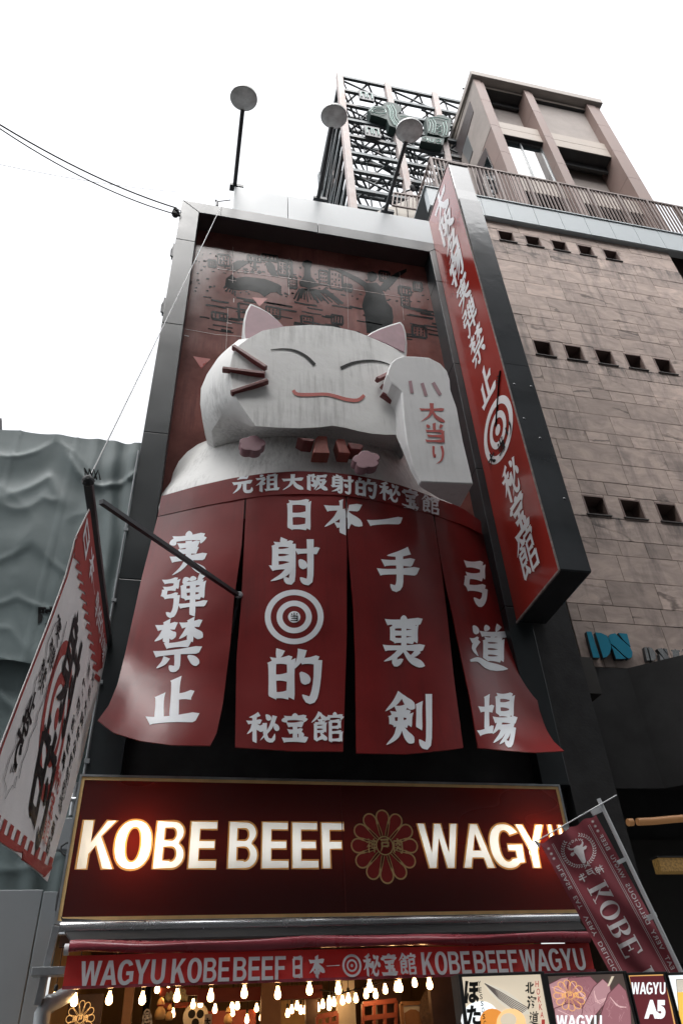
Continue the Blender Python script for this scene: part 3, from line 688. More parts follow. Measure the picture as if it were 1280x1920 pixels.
# body: half-round sections
bz = [(at(x, y, 9.25).z, at(x, y, 9.25).x) for x, y in ((297, 968), (303, 935), (311, 914), (321, 892), (325, 876), (336, 854), (352, 836), (372, 822), (398, 811))]
bz = [(7.9, -.5)]+bz+[(9.75, .45), (10.1, .8)]
rows = []
XC = 1.97
for i, (z, x) in enumerate(bz):
    a = XC-x; bb = 1.30 if z < 8.9 else lerp(1.30, .95, min(1, (z-8.9)/.8))
    r = []
    for k in range(33):
        t = min(max((k-1)/15-1, -1), 1); X = XC+a*math.sin(t*math.pi/2)
        r.append(Vector((X, 9.42 if k in (0, 32) else min(9.4, 7.95+.95*((X-1.95)/2.52)**2+.09+max(0, z-8.66)*.30+.5*max(0, z-8.7)*t**4), z)))
    rows.append(r)
bod = MB().grid(rows); bod.build('body', M['cat'], cat, smooth=60); bb_ = bod.bvh()
# ears
def z2(x, y): return (300+.46875*x, 360+.46875*y)
def ear(P, inner, y):
    o = MB().prism([at(*z2(*p), y) for p in P], (0, .22, 0)).build('ear', M['cat_paw'], cat, bevel=.03)
    MB().prism([at(*z2(*p), y-.02) for p in inner], (0, .03, 0)).build('inner_ear', M['pink'], o)
ear([(361, 443), (344, 472), (334, 512), (331, 556), (335, 600), (360, 620), (520, 560), (500, 540), (470, 510), (438, 482), (400, 460)], [(364, 453), (350, 480), (341, 520), (340, 560), (346, 590), (494, 538), (462, 508), (430, 482), (398, 466)], 7.95)
ear([(962, 516), (915, 530), (872, 546), (843, 560), (818, 580), (860, 640), (985, 660), (988, 640), (989, 600), (984, 560), (975, 532)], [(958, 525), (915, 538), (874, 553), (846, 566), (830, 576), (900, 602), (976, 640), (981, 600), (976, 560), (968, 536)], 7.95)
# eyes and mouth, painted on the face
def face(name, pts, ws, m, k=12):
    c = catmull(pts, k); W = [polyat([(i, w_) for i, w_ in enumerate(ws)], i/k)[1] for i in range(k+1)]
    V, F = strip([z2(*p) for p in c], [q*.46875 for q in W]); b = MB(); decal(b, hb, V, F, .008, 30); return b.build(name, m, hd, fix=False)
face('eye', [(442, 633), (490, 629), (540, 636), (585, 660), (618, 693)], [3, 6, 7, 9, 14], M['ink'])
face('eye', [(722, 707), (768, 686), (830, 676), (880, 680), (918, 692)], [14, 9, 8, 6, 4], M['ink'])
face('mouth', [(532, 794), (548, 810), (600, 812), (660, 810), (700, 818), (745, 831), (790, 834), (816, 814)], [13, 14, 14, 13, 13, 14, 15, 13], M['line_red'], 20)
for a, c in (((292, 620), (424, 706)), ((250, 710), (420, 731)), ((284, 806), (431, 757))):
    p, q = at(*z2(*a), 7.75), at(*z2(*c), 7.68); MB().bar(p, q, .065, .09, (0, -1, 0)).build('whisker', M['maroon'], cat, bevel=.01)
for a, c in (((866, 752), (925, 724)), ((886, 779), (920, 784)), ((884, 809), (965, 864))):
    p, q = at(*z2(*a), 7.64), at(*z2(*c), 7.72); MB().bar(p, q, .065, .09, (0, -1, 0)).build('whisker', M['maroon'], cat, bevel=.01)
# raised paw
PW = [(908, 730), (912, 706), (925, 680), (945, 664), (975, 656), (1020, 657), (1075, 662), (1120, 685), (1147, 715), (1159, 752), (1161, 790), (1173, 826), (1186, 862), (1197, 922), (1212, 1000), (1232, 1082), (1252, 1168), (1145, 1164), (1042, 1160), (1010, 1090), (986, 1005), (973, 905), (965, 800), (950, 785), (925, 765)]
pw0 = [at(*z2(*p), 7.35) for p in PW]
pdep = {(1042, 1160): .10, (1010, 1090): .14, (986, 1005): .2, (973, 905): .3, (965, 800): .42, (1145, 1164): .36, (1252, 1168): .56, (1232, 1082): .6}
paw = MB(); paw.loft([pw0, [p+Vector((0, pdep.get(q, .62), 0)) for p, q in zip(pw0, PW)]]); pob = paw.build('paw', M['cat_paw'], cat, bevel=.02)
for a, c in (((999, 755), (1007, 805)), ((1047, 764), (1063, 815)), ((1091, 762), (1120, 812))):
    V, F = strip([z2(*a), z2(*c)], 6.5); MB().add([at(x, y, 7.344) for x, y, z in V], F).build('claw_mark', M['pink_dark'], pob, fix=False)
b = MB()
for ch, r in (('大', (1036, 840, 1143, 920)), ('当', (1052, 920, 1146, 1001)), ('り', (1078, 1008, 1150, 1088))):
    q = rect(*z2(r[0], r[1]), *z2(r[2], r[3]), 2, -2); V, F = glyph(ch, 1.15); b.add([at(x, y, 7.345-z*.0006) for x, y, z in warp(V, q)], F)
b.build('paw_lettering', M['ink_red'], pob, fix=False)
# flowers and collar tassels
def blossom(cx, cy, rx, ry, m, y, rot=.3):
    P = []
    for k in range(40):
        a = 2*math.pi*k/40; r = .78+.22*abs(math.cos(2.5*a+rot))**.7*1.0
        P.append(at(*z2(cx+rx*r*math.cos(a), cy+ry*r*math.sin(a)), y))
    MB().prism(P, (0, .16, 0)).build('blossom', m, cat, bevel=.012)
blossom(369, 1005, 54, 33, M['pink_dark'], 7.85); blossom(826, 1070, 56, 37, M['pink_dark'], 7.75, 1.2)
for P in ([(622, 985), (632, 975), (668, 976), (672, 1015), (680, 1046), (612, 1044)], [(702, 995), (712, 986), (738, 988), (748, 1015), (762, 1046), (716, 1042)]):
    MB().prism([at(*z2(*p), 7.84) for p in P], (0, .22, 0)).build('tassel', M['brick_red'], cat, bevel=.012)
for P in ([(550, 980), (618, 988), (612, 998), (575, 994)], [(752, 1002), (800, 1008), (814, 1016), (802, 1030), (765, 1026)]):
    MB().prism([at(*z2(*p), 7.8) for p in P], (0, .25, 0)).build('ribbon', M['maroon'], cat, bevel=.008)
# apron band and four flaps
def yband(X, v=0, fl=0):
    top = 7.95+.95*((X-1.95)/2.52)**2; bot = 7.98+.42*((X-1.95)/2.6)**2
    return lerp(top, bot, v**1.1)-fl
def onskirt(px, py, v=0, fl=0, off=0):
    d = ray(px, py); Y = 8.3
    for _ in range(14): Y = yband(d.x/d.y*Y, v, fl)+off
    return CAM+d*(Y/d.y)
TOP = [(303, 930), (370, 911), (437, 896), (500, 887), (560, 883), (610, 885), (660, 890), (710, 899), (755, 911), (820, 935), (865, 952), (901, 977)]
BOT = [(296, 968), (380, 949), (459, 934), (518, 927), (568, 926), (639, 928), (693, 936), (752, 949), (814, 966), (870, 985), (903, 1001)]
G = [[onskirt(*[lerp(a, c, v/4) for a, c in zip(polyat(TOP, u/48), polyat(BOT, u/48))]) for u in range(49)] for v in range(5)]
band = MB().sheet(G, (0, .03, 0)); bandob = band.build('apron_band', M['skirt'], cat, smooth=50); bandb = band.bvh()
def coons(L, R, T, B, nu, nv):
    out = []
    for j in range(nv+1):
        v = j/nv; l = polyat(L, v); r = polyat(R, v); row = []
        for i in range(nu+1):
            u = i/nu; t = polyat(T, u); q = polyat(B, u)
            row.append(tuple((1-u)*l[k]+u*r[k]+(1-v)*t[k]+v*q[k]-((1-u)*(1-v)*T[0][k]+u*(1-v)*T[-1][k]+(1-u)*v*B[0][k]+u*v*B[-1][k]) for k in (0, 1)))
        out.append(row)
    return out
PANELS = [
 ([(297, 964), (265.5, 1085), (237, 1216), (221, 1282), (204.5, 1322), (183.5, 1351)], [(459, 932), (453, 1024), (439, 1122), (432, 1207), (418, 1319), (406, 1376), (394, 1398)], [(297, 964), (380, 945), (459, 932)], [(183.5, 1351), (211.6, 1373), (263, 1389), (324, 1397), (394, 1398)]),
 ([(462, 932), (453, 1122), (443.6, 1235), (441, 1401)], [(647, 928), (650, 1015), (650, 1188), (643, 1409)], [(462, 932), (518, 925), (568, 924), (647, 928)], [(441, 1401), (549, 1408), (643, 1409)]),
 ([(650, 928), (652, 1021), (662, 1137), (666, 1241), (668, 1412)], [(811, 963), (822, 1032), (827, 1069), (838, 1155), (851, 1275), (868, 1402)], [(650, 928), (693, 934), (752, 947), (811, 963)], [(668, 1412), (760, 1414), (832, 1407), (868, 1402)]),
 ([(814, 964), (820, 1016), (832.5, 1086), (846, 1144), (865, 1237), (881, 1309), (896, 1402)], [(902, 997), (935.6, 1062), (953, 1113), (979, 1203), (999, 1275), (1010, 1330), (1021.6, 1364), (1035, 1388), (1057, 1408)], [(814, 964), (870, 983), (902, 997)], [(896, 1402), (949, 1407), (1001, 1411), (1057, 1408)])]
flapb = []; flapo = []
for k, (L, R, T, B) in enumerate(PANELS):
    P = coons(L, R, T, B, 18, 34); G = []
    for j, row in enumerate(P):
        v = j/34; g = []
        for i, p in enumerate(row):
            u = i/18; e = max(0, (v-.62)/.38)**2
            fl = e*((.5*(1-u)**1.2+.12) if k == 0 else (.55*u**1.2+.12) if k == 3 else .06)
            if k == 3: fl -= .55*u**2.2*max(0, 1-abs(v-.5)/.55)
            g.append(onskirt(*p, v, fl+.012*math.sin(9*u+k*2+3*v)*v+.010*noise.noise(Vector((u*3+k*5, v*7, 1)))+(.006 if v > (.70, 9, 9, .72)[k]+.03*u else 0), .012))
        G.append(g)
    m = MB().sheet(G, (0, .025, 0)); o = m.build('apron_flap', M['skirt'], cat, smooth=50); flapb.append(m.bvh()); flapo.append(o)
def letters(bv, parent, items, m=M['white_vinyl'], wide=1.5, off=.003):
    for it in items:
        b = MB(); V, F = glyph(it[0], wide); decal(b, bv, warp(V, rect(*it[1:])), F, off, 11)
        b.build('character', m, parent, fix=False)
letters(bandb, bandob, [(ch, 420+.390625*x0, 860+.390625*y0, 420+.390625*x1, 860+.390625*y1, sl) for ch, x0, y0, x1, y1, sl in
    (('元', 38, 85, 140, 172, -4), ('祖', 150, 77, 266, 163, -3), ('大', 275, 74, 385, 154, -1), ('阪', 395, 74, 497, 153, 1), ('射', 512, 74, 621, 162, 4), ('的', 628, 88, 732, 180, 6), ('秘', 742, 104, 840, 196, 8), ('宝', 850, 134, 935, 232, 8), ('館', 945, 164, 1030, 256, 8))])
letters(flapb[0], flapo[0], [('実', 314, 997, 392, 1083, -6, 2), ('弾', 298, 1083, 388, 1162, -8, 2), ('禁', 283, 1163, 381, 1261, -8, 4), ('止', 274, 1272, 373, 1362, -5, 4)])
letters(flapb[1], flapo[1], [('日', 532, 936, 589, 996), ('射', 505, 1009, 598, 1094), ('的', 502, 1217, 603, 1317), ('秘', 462, 1337, 521, 1393), ('宝', 527, 1337, 579, 1393), ('館', 583, 1335, 643, 1393)])
letters(flapb[2], flapo[2], [('一', 688, 944, 755, 1012, 2), ('手', 706, 1028, 786, 1106, 2), ('裏', 715, 1152, 798, 1249, 2), ('剣', 721, 1298, 810, 1400, 2)])
letters(flapb[3], flapo[3], [('弓', 862, 1046, 920, 1129, 8, -4), ('道', 878, 1167, 952, 1253, 6), ('場', 896, 1296, 968, 1394, 6)])
# the character that straddles the slit between the second and third flap
for k, keep in ((1, lambda x: x <= 648.5), (2, lambda x: x > 648.5)):
    V, F = glyph('本', 1.5); V, F = tess(warp(V, rect(604, 934, 682, 1003)), F, 6)
    ok = [f for f in F if keep(sum(V[i][0] for i in f)/len(f))]
    MB().add([hit(flapb[k], x, y, .003+z*.0004) for x, y, z in V], ok).build('apron_lettering', M['white_vinyl'], flapo[k], fix=False)
b = MB(); cx, cy = 551.5, 1157
for r0, r1 in ((.80, 1), (.40, .60)):
    V, F = ring(cx, cy, 55*r0, 55*r1, 48, 1, .93); decal(b, flapb[1], V, F, .003, 12)
V, F = ring(cx, cy, .5, 11.5, 24, 1, .95); decal(b, flapb[1], V, F, .003, 12)
b.build('target', M['white_vinyl'], flapo[1], fix=False)
b = MB(); V, F = glyph('当', 1.0); decal(b, flapb[1], warp(V, rect(543, 1149, 560, 1166)), F, .010, 12); b.build('target_lettering', M['ink'], flapo[1], fix=False)

# ================================================================== VERTICAL RED SIGN
vs = thing('vertical_sign', 'tall projecting box sign with a red side and white brush lettering', 'sign', (5.2, 8.25, 6.9))
MB().box(4.955, 5.43, 7.515, 9.0, 6.92, 18.25).build('sign_box', M['sign_metal'], vs, bevel=.01)
b = MB(); 
for z0, z1, dy in ((6.93, 11.2, 0), (11.21, 16.6, -.05), (16.61, 18.24, .05)):
    b.add([(4.95, 7.5, z0), (5.425, 7.5, z0), (5.425, 7.5+dy, z1), (4.95, 7.5+dy, z1), (4.95, 7.52, z0), (5.425, 7.52, z0), (5.425, 7.56, z1), (4.95, 7.56, z1)], [(0, 1, 2, 3), (7, 6, 5, 4), (0, 4, 5, 1), (1, 5, 6, 2), (2, 6, 7, 3), (3, 7, 4, 0)])
b.build('front_sheet', M['sign_metal'], vs)
b = MB()
for i in range(26):
    z = 7.4+i*.41
    for x in (5.03, 5.22, 5.36):
        if random.random() < .22 and z < 11: b.lathe((x+random.uniform(-.02, .02), 7.5, z), (0, -1, 0), [(.022, 0), (.018, .008), (.006, .013)], 8)
b.build('rivet', M['sign_metal'], vs, smooth=60)
b = MB(); b.box(4.925, 4.945, 7.5, 7.52, 6.9, 18.2); b.box(4.925, 4.95, 7.52, 9.0, 6.895, 6.925); b.box(4.93, 5.43, 7.49, 9.0, 18.25, 18.29)
b.build('edge_trim', M['sign_edge'], vs)
face_ = MB().box(4.94, 4.954, 7.52, 8.99, 6.93, 18.22).build('red_face', M['sign_red'], vs)
SX = 4.934
b = MB()
for ch, px, py, h in (('大', 826, 384, 1.15), ('阪', 836, 419, 1.05), ('名', 847, 461, 1.05), ('物', 855, 503, .95), ('実', 868, 547, .95), ('弾', 880, 596, .93), ('禁', 894, 648, .93), ('止', 911, 720, .92), ('秘', 957, 900, .80), ('宝', 972.5, 965, .80), ('館', 987.5, 1037, .86)):
    b = MB(); c = atx(px, py, SX); h *= .93; wd = h*.78; V, F = glyph(ch, 1.35)
    flat(b, V, F, c+Vector((0, wd/2, -h/2)), (0, -wd, 0), (0, 0, h), 0, (-1, 0, 0))
    b.build('character', M['sign_white'], face_, fix=False)
c = atx(932.5, 806, SX); b = MB()
for r0, r1 in ((.46, .60), (.22, .34), (.0, .10)):
    V, F = ring(0, 0, max(r0, .001), r1, 40, 1, 1); b.add([(SX, c.y-x, c.z+y) for x, y, z in V], F)
b.build('target', M['sign_white'], face_, fix=False)
b = MB()
for i, (ch, px, py, h) in enumerate((('大', 921, 862, .30), ('当', 938.5, 836, .30), ('り', 953, 806, .30))):
    q = atx(px, py, SX-.004); V, F = glyph(ch, 1.3); b = MB(); flat(b, V, F, q+Vector((0, h/2, -h/2)), (0, -h, 0), (0, 0, h), .002, (-1, 0, 0)); b.build('character', M['ink'], face_, fix=False)
p0, p1 = atx(936.5, 703, SX), atx(929.5, 800, SX); b = MB()
b.bar(p0+Vector((-.006, 0, 0)), p1+Vector((-.006, 0, 0)), .008, .035, (1, 0, 0))
for i in range(4):
    t = p0.lerp(p1, .02+.05*i); b.bar(t+Vector((-.01, -.07, .06)), t+Vector((-.01, 0, 0)), .008, .03, (1, 0, 0)); b.bar(t+Vector((-.01, .07, .06)), t+Vector((-.01, 0, 0)), .008, .03, (1, 0, 0))
b.build('arrow', M['ink'], face_, fix=False)

# ================================================================== STONE BUILDING
stb = thing('stone_building', 'sandstone-clad building with rows of small square openings and a grey roof band', 'building', (9, 9.6, 0))
SY = 9.6; X0, X1 = 6.28, 12.66; WX = [7.24+.79*i for i in range(5)]; WW = .47
def fill(z0, z1, pat):
    k = (z1-z0)/sum(pat); out = []; z = z0
    for p in pat: out.append((z, z+p*k)); z += p*k
    return out
courses = fill(6.55, 7.39, [.84])+fill(7.39, 7.73, [.34])+fill(7.73, 8.83, [.53, .57])+fill(8.83, 9.18, [.35])+fill(9.18, 9.7, [.52])+[(9.7, 10.28, 'w')]
courses += fill(10.28, 14.32, [.35, .55, .56, .35, .57, .54, .34, .55, .35])+[(14.32, 14.96, 'w')]+fill(14.96, 19.0, [.56, .35, .36, .57, .55, .35, .56, .36, .56])+[(19.0, 19.6, 'w')]+fill(19.6, 20.0, [.4])
b = MB(); tone = []
def slab(x0, x1, z0, z1):
    g = .004; y = SY+random.uniform(-.003, .004); e = .004
    b.add([(x0+g, y+e, z0+g), (x1-g, y+e, z0+g), (x1-g, y+e, z1-g), (x0+g, y+e, z1-g), (x0+g+e, y, z0+g+e), (x1-g-e, y+random.uniform(-.004, .004), z0+g+e), (x1-g-e, y+random.uniform(-.004, .004), z1-g-e), (x0+g+e, y, z1-g-e),
           (x0+g, SY+.05, z0+g), (x1-g, SY+.05, z0+g), (x1-g, SY+.05, z1-g), (x0+g, SY+.05, z1-g)],
          [(4, 5, 6, 7), (0, 1, 5, 4), (1, 2, 6, 5), (2, 3, 7, 6), (3, 0, 4, 7), (0, 8, 9, 1), (1, 9, 10, 2), (2, 10, 11, 3), (3, 11, 8, 0)])
    tone.extend([min(1, max(0, random.gauss(.5, .27)))]*9)
for c in courses:
    z0, z1 = c[0], c[1]
    if len(c) == 3:
        xs = [X0]
        for x in WX: xs += [x, x+WW]
        xs.append(X1)
        slab(xs[0], xs[1], z0, z1); slab(xs[-2], X1-.9, z0, z1); slab(X1-.9, X1, z0, z1)
        for i in range(4): slab(xs[2+2*i], xs[3+2*i], z0, z1)
        for x in WX: slab(x, x+WW, z0, z0+.055); slab(x, x+WW, z1-.055, z1)
    else:
        short = z1-z0 < .38; x = X0
        step = (.45, .62) if short else (.95, 1.45)
        x -= random.uniform(0, step[0])
        while x < X1-.01:
            x2 = x+random.uniform(*step)
            if x2 > X1-.25: x2 = X1
            if x2 > X0+.05: slab(max(x, X0), x2, z0, z1)
            x = x2
b.build('stone_wall', M['stone'], stb, fix=False, attr=tone)
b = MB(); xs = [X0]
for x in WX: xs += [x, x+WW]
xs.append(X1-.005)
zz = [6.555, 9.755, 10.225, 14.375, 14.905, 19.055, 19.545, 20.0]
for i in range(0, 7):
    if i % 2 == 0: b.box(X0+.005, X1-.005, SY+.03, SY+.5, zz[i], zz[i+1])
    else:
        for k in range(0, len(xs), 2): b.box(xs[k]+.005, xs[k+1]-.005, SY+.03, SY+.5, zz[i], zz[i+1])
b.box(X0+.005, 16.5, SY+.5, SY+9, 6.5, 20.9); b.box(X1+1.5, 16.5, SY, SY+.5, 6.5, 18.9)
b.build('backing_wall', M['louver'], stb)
for z0, z1 in ((9.755, 10.225), (14.375, 14.905), (19.055, 19.545)):
    for x in WX:
        f = MB(); t = .028
        f.box(x, x+t, SY-.004, SY+.33, z0, z1); f.box(x+WW-t, x+WW, SY-.004, SY+.33, z0, z1); f.box(x+t, x+WW-t, SY-.003, SY+.33, z1-t, z1)
        fo = f.build('opening_frame', M['tower_pillar'], stb)
        MB().box(x-.03, x+WW+.03, SY-.03, SY+.33, z0-.022, z0).build('sill', M['sill'], fo)
        p = MB(); p.add([(x+t, SY+.18, z0), (x+WW-t, SY+.18, z0), (x+WW-t, SY+.31, z1-t), (x+t, SY+.31, z1-t), (x+t, SY+.2, z0), (x+WW-t, SY+.2, z0), (x+WW-t, SY+.33, z1-t), (x+t, SY+.33, z1-t)], [(0, 1, 2, 3), (7, 6, 5, 4), (0, 4, 5, 1), (1, 5, 6, 2), (2, 6, 7, 3), (3, 7, 4, 0)])
        p.build('louver', M['louver'], fo)
b = MB(); x = 5.35
while x < 16:
    b.box(x+.004, x+.792, SY-.12, SY+.1, 20.0, 20.95); x += .8
b.box(5.35, 16.2, SY-.10, SY+.1, 19.97, 20.0); b.box(5.3, 16.2, SY-.15, SY+3, 20.95, 20.99)
b.build('roof_band', M['coping'], stb)
# balcony floor recess right of the stone
b = MB(); b.box(12.7, 14.1, SY+.02, SY+.3, 17.4, 17.55); b.build('balcony_slab', M['tower_beam'], stb)
# railing along the roof edge
rl = thing('roof_railing', 'brown metal railing along the roof edge above the sandstone wall', 'railing', (9, 9.6, 20.99))
ZT = 23.0; RX0 = 5.78; RX1 = 16.0
b = MB(); b.box(RX0-.03, RX1, SY-.035, SY+.035, ZT-.07, ZT); b.box(RX0-.03, RX0+.03, SY+.035, 14.6, ZT-.07, ZT); b.build('top_rail', M['rail'], rl)
b = MB(); b.box(RX0, RX1, SY-.02, SY+.02, 21.03, 21.08); b.box(RX0-.02, RX0+.02, SY+.02, 14.6, 21.03, 21.08); b.build('bottom_rail', M['rail'], rl)
base = MB().box(-.014, .014, -.02, .02, 21.08, ZT-.07).build('baluster', M['rail'], rl)
post = MB().box(-.035, .035, -.035, .035, 20.99, ZT-.07).build('post', M['rail'], rl)
inv = base.matrix_parent_inverse.copy()
def bal(src, x, y, first=[True]):
    o = src.copy(); COL.objects.link(o); o.parent = rl; o.matrix_parent_inverse = inv; o.location = (x, y, 0)
n = int((RX1-RX0)/.128)
base.location = (RX0+.128, SY, 0)
for i in range(2, n):
    if i % 8: bal(base, RX0+.128*i, SY)
post.location = (RX0, SY, 0)
for i in range(8, n, 8): bal(post, RX0+.128*i, SY)
for i in range(1, 30): bal(post if i % 10 == 0 else base, RX0, SY+.165*i)

# ================================================================== ROOFTOP TOWER
TY = 10.7
tw = thing('rooftop_tower', 'brown tiled tower block on the roof with beige spandrels and deep recesses', 'tower', (12, TY, 21))
def t6(x, y): return (840+.34375*x, 100+.34375*y)
def tp(x, y, Y=TY): return at(*t6(x, y), Y)
xl = tp(178, 250).x; xlr = tp(280, 385).x; xm0 = tp(465, 322).x; xm1 = tp(590, 455).x; xr0 = tp(822, 400).x; xr1 = tp(888, 405).x
ztop = at(884.7, 146.4, TY).z; zslab = at(881, 131, TY-.15).z
tb = 21.0
xm1 = xm0+(xlr-xl)*.92
jz = [tp(180, 250).z]; jz += [tp(222, 385).z, tp(270, 530).z, tp(332, 685).z]
jz += [jz[-1]-(jz[-2]-jz[-1]), jz[-1]-2*(jz[-2]-jz[-1])]
zz = [ztop]+jz+[tb]
def tier(x0, x1, y0, y1, m, name, groove=True):
    b = MB()
    for za, zb in zip(zz, zz[1:]):
        if za-zb > .03:
            w3 = (x1-x0)/3
            if groove:
                b.box(x0, x0+2*w3-.006, y0, y1, zb+.008, za-.008); b.box(x0+2*w3+.006, x1, y0+.03, y1, zb+.008, za-.008)
            else: b.box(x0, x1, y0, y1, zb+.008, za-.008)
    return b.build(name, m, tw)
DEPTH = 6.0
tier(xl, xlr, TY, TY+1.1, M['tower_pillar'], 'pillar'); tier(xm0, xm1, TY, TY+1.1, M['tower_pillar'], 'pillar'); tier(xr0, xr1, TY, TY+1.1, M['tower_pillar'], 'pillar')
core = MB(); core.box(xl+.06, xr1-.03, TY+1.12, TY+DEPTH, tb, ztop-.01)
core.box(xl+.06, xl+.2, TY+.2, TY+1.12, tb, ztop); core.box(xr1-.2, xr1-.06, TY+.2, TY+1.12, tb, ztop)
core.build('wall', M['tower_wall'], tw)
b = MB()
top = [Vector(p) for p in ((xl-.12, TY-.15, 0), (xr1+.12, TY-.15, 0), (xr1+.12, TY+DEPTH+.1, 0), (xl-.12, TY+DEPTH+.1, 0))]
b.prism([p+Vector((0, 0, ztop)) for p in top], (0, 0, zslab-ztop)); b.build('roof_slab', M['tower_roof'], tw, bevel=.02)
# beams: z from the picture
zb = lambda x, y: tp(x, y, TY+.18).z
bm = MB()
a0, a1 = zb(205, 160), zb(205, 188); bm.box(xlr, xm0, TY+.18, TY+.5, a1, ztop-.02)
e0, e1 = zb(290, 375), zb(310, 442); bm.box(xlr, xm0, TY+.18, TY+1.1, (e0+e1)/2+.012, e0); bm.box(xlr, xm0, TY+.18, TY+1.1, e1, (e0+e1)/2)
r0, r1 = zb(492, 225), zb(505, 256); bm.box(xm1, xr0, TY+.18, TY+.5, r1, ztop-.02)
g0, g1 = zb(595, 440), zb(620, 510); bm.box(xm1, xr0, TY+.18, TY+1.1, (g0+g1)/2+.012, g0); bm.box(xm1, xr0, TY+.18, TY+1.1, g1, (g0+g1)/2)
h0, h1 = zb(420, 680), zb(440, 752); bm.box(xlr, xm0, TY+.18, TY+1.1, h1, h0)
k0, k1 = zb(745, 755), zb(775, 822); bm.box(xm1, xr0, TY+.18, TY+1.1, k1, k0)
for q in range(0, len(bm.v), 8):
    MB().add(bm.v[q:q+8], bm.f[:6]).build('spandrel', M['tower_beam'], tw, bevel=.008)
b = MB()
for x0, x1, z in ((xlr, xm0, a1), (xlr, xm0, e1), (xm1, xr0, r1), (xm1, xr0, g1), (xlr, xm0, h1), (xm1, xr0, k1)): MB().box(x0, x1, TY+.20, TY+1.1, z-.02, z-.004).build('dark_soffit_and_shade', M['canopy'], tw)  # black plates under the beams: deep recess shade put in as dark material
for x0, x1, za, zc in ((xlr, xm0, a1-.02, a1-.3), (xm1, xr0, g1-.02, g1-.4)): MB().box(x0+.005, x1-.005, TY+.6, TY+.7, zc, za).build('dark_soffit_and_shade', M['canopy'], tw)  # upright black plates carry the same painted-in shade down two recesses
b = MB(); b.box(xlr, xm0, TY+.75, TY+1.1, e0+.01, a1+.6); b.build('recess_wall', M['tower_wall'], tw)
b = MB(); b.box(xm1, xr0, TY+.32, TY+1.1, g0+.01, r1+.35); b.build('recess_wall', M['tower_wall'], tw)
b = MB(); b.box(xm1, xr0, TY+.95, TY+1.1, k0+.01, g1-.01); b.build('recess_wall', M['tower_wall'], tw)
def window(x0, x1, z0, z1, y, nm=2):
    f = MB(); t = .05
    f.box(x0, x1, y, y+.08, z1-t, z1); f.box(x0, x1, y, y+.08, z0, z0+t)
    for i in range(nm+1):
        x = lerp(x0, x1-t, i/nm); f.box(x, x+t, y+.002, y+.078, z0+t, z1-t)
    o = f.build('window', M['alu'], tw); MB().box(x0+.01, x1-.01, y+.045, y+.055, z0+.01, z1-.01).build('pane', M['glass'], o)
window(xlr, xm0, h0+.02, e1-.01, TY+.34); 
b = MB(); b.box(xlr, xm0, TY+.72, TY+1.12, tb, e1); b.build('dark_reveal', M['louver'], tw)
window(xlr, xm0, tb+.4, h1-.01, TY+.6, 4); window(xm1, xr0, tb+.4, k1-.01, TY+.6, 5)
# left side face
sm = MB(); XS = xl+.02
def sp(x, y): return atx(*t6(x, y), XS)
fp = MB(); fp.box(XS-.03, xl+.07, TY+.02, TY+DEPTH, jz[1]-.2, ztop-.01)
y0 = sp(110, 265).y; y1 = sp(20, 585).y
def sidebox(pts, name, m, dx=.05):
    P = [atx(*t6(*p), XS-dx) for p in pts]; return MB().prism(P, (.02, 0, 0)).build(name, m, tw)
fp.box(XS-.025, xl+.07, TY+.9, TY+DEPTH, tb, jz[1]-.2)
fp.build('side_wall', M['tower_wall'], tw)
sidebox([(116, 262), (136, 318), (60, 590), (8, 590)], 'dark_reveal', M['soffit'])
sidebox([(103, 445), (132, 530), (112, 600), (76, 535)], 'window', M['alu'], .055)
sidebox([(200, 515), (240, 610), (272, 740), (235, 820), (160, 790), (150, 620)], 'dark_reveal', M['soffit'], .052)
P = [(212, 560), (238, 620), (270, 738), (232, 815), (185, 800), (192, 620)]
sidebox(P, 'pane', M['glass'], .058)
sidebox([(103, 185), (110, 200), (0, 585), (-10, 585)], 'spandrel', M['tower_beam'], .06)
# antenna
an = thing('antenna', 'thin whip antenna standing on the tower roof', 'antenna', tuple(at(866, 158, 14)))
MB().tube([at(866.5, 160, 14), at(864, 152, 14), at(852, 112, 14)], [.035, .022, .012], 6).build('whip', M['steelpipe'], an)
MB().tube([at(868, 166, 14), at(865.5, 156, 14)], .06, 8).build('base', M['steelpipe'], an)

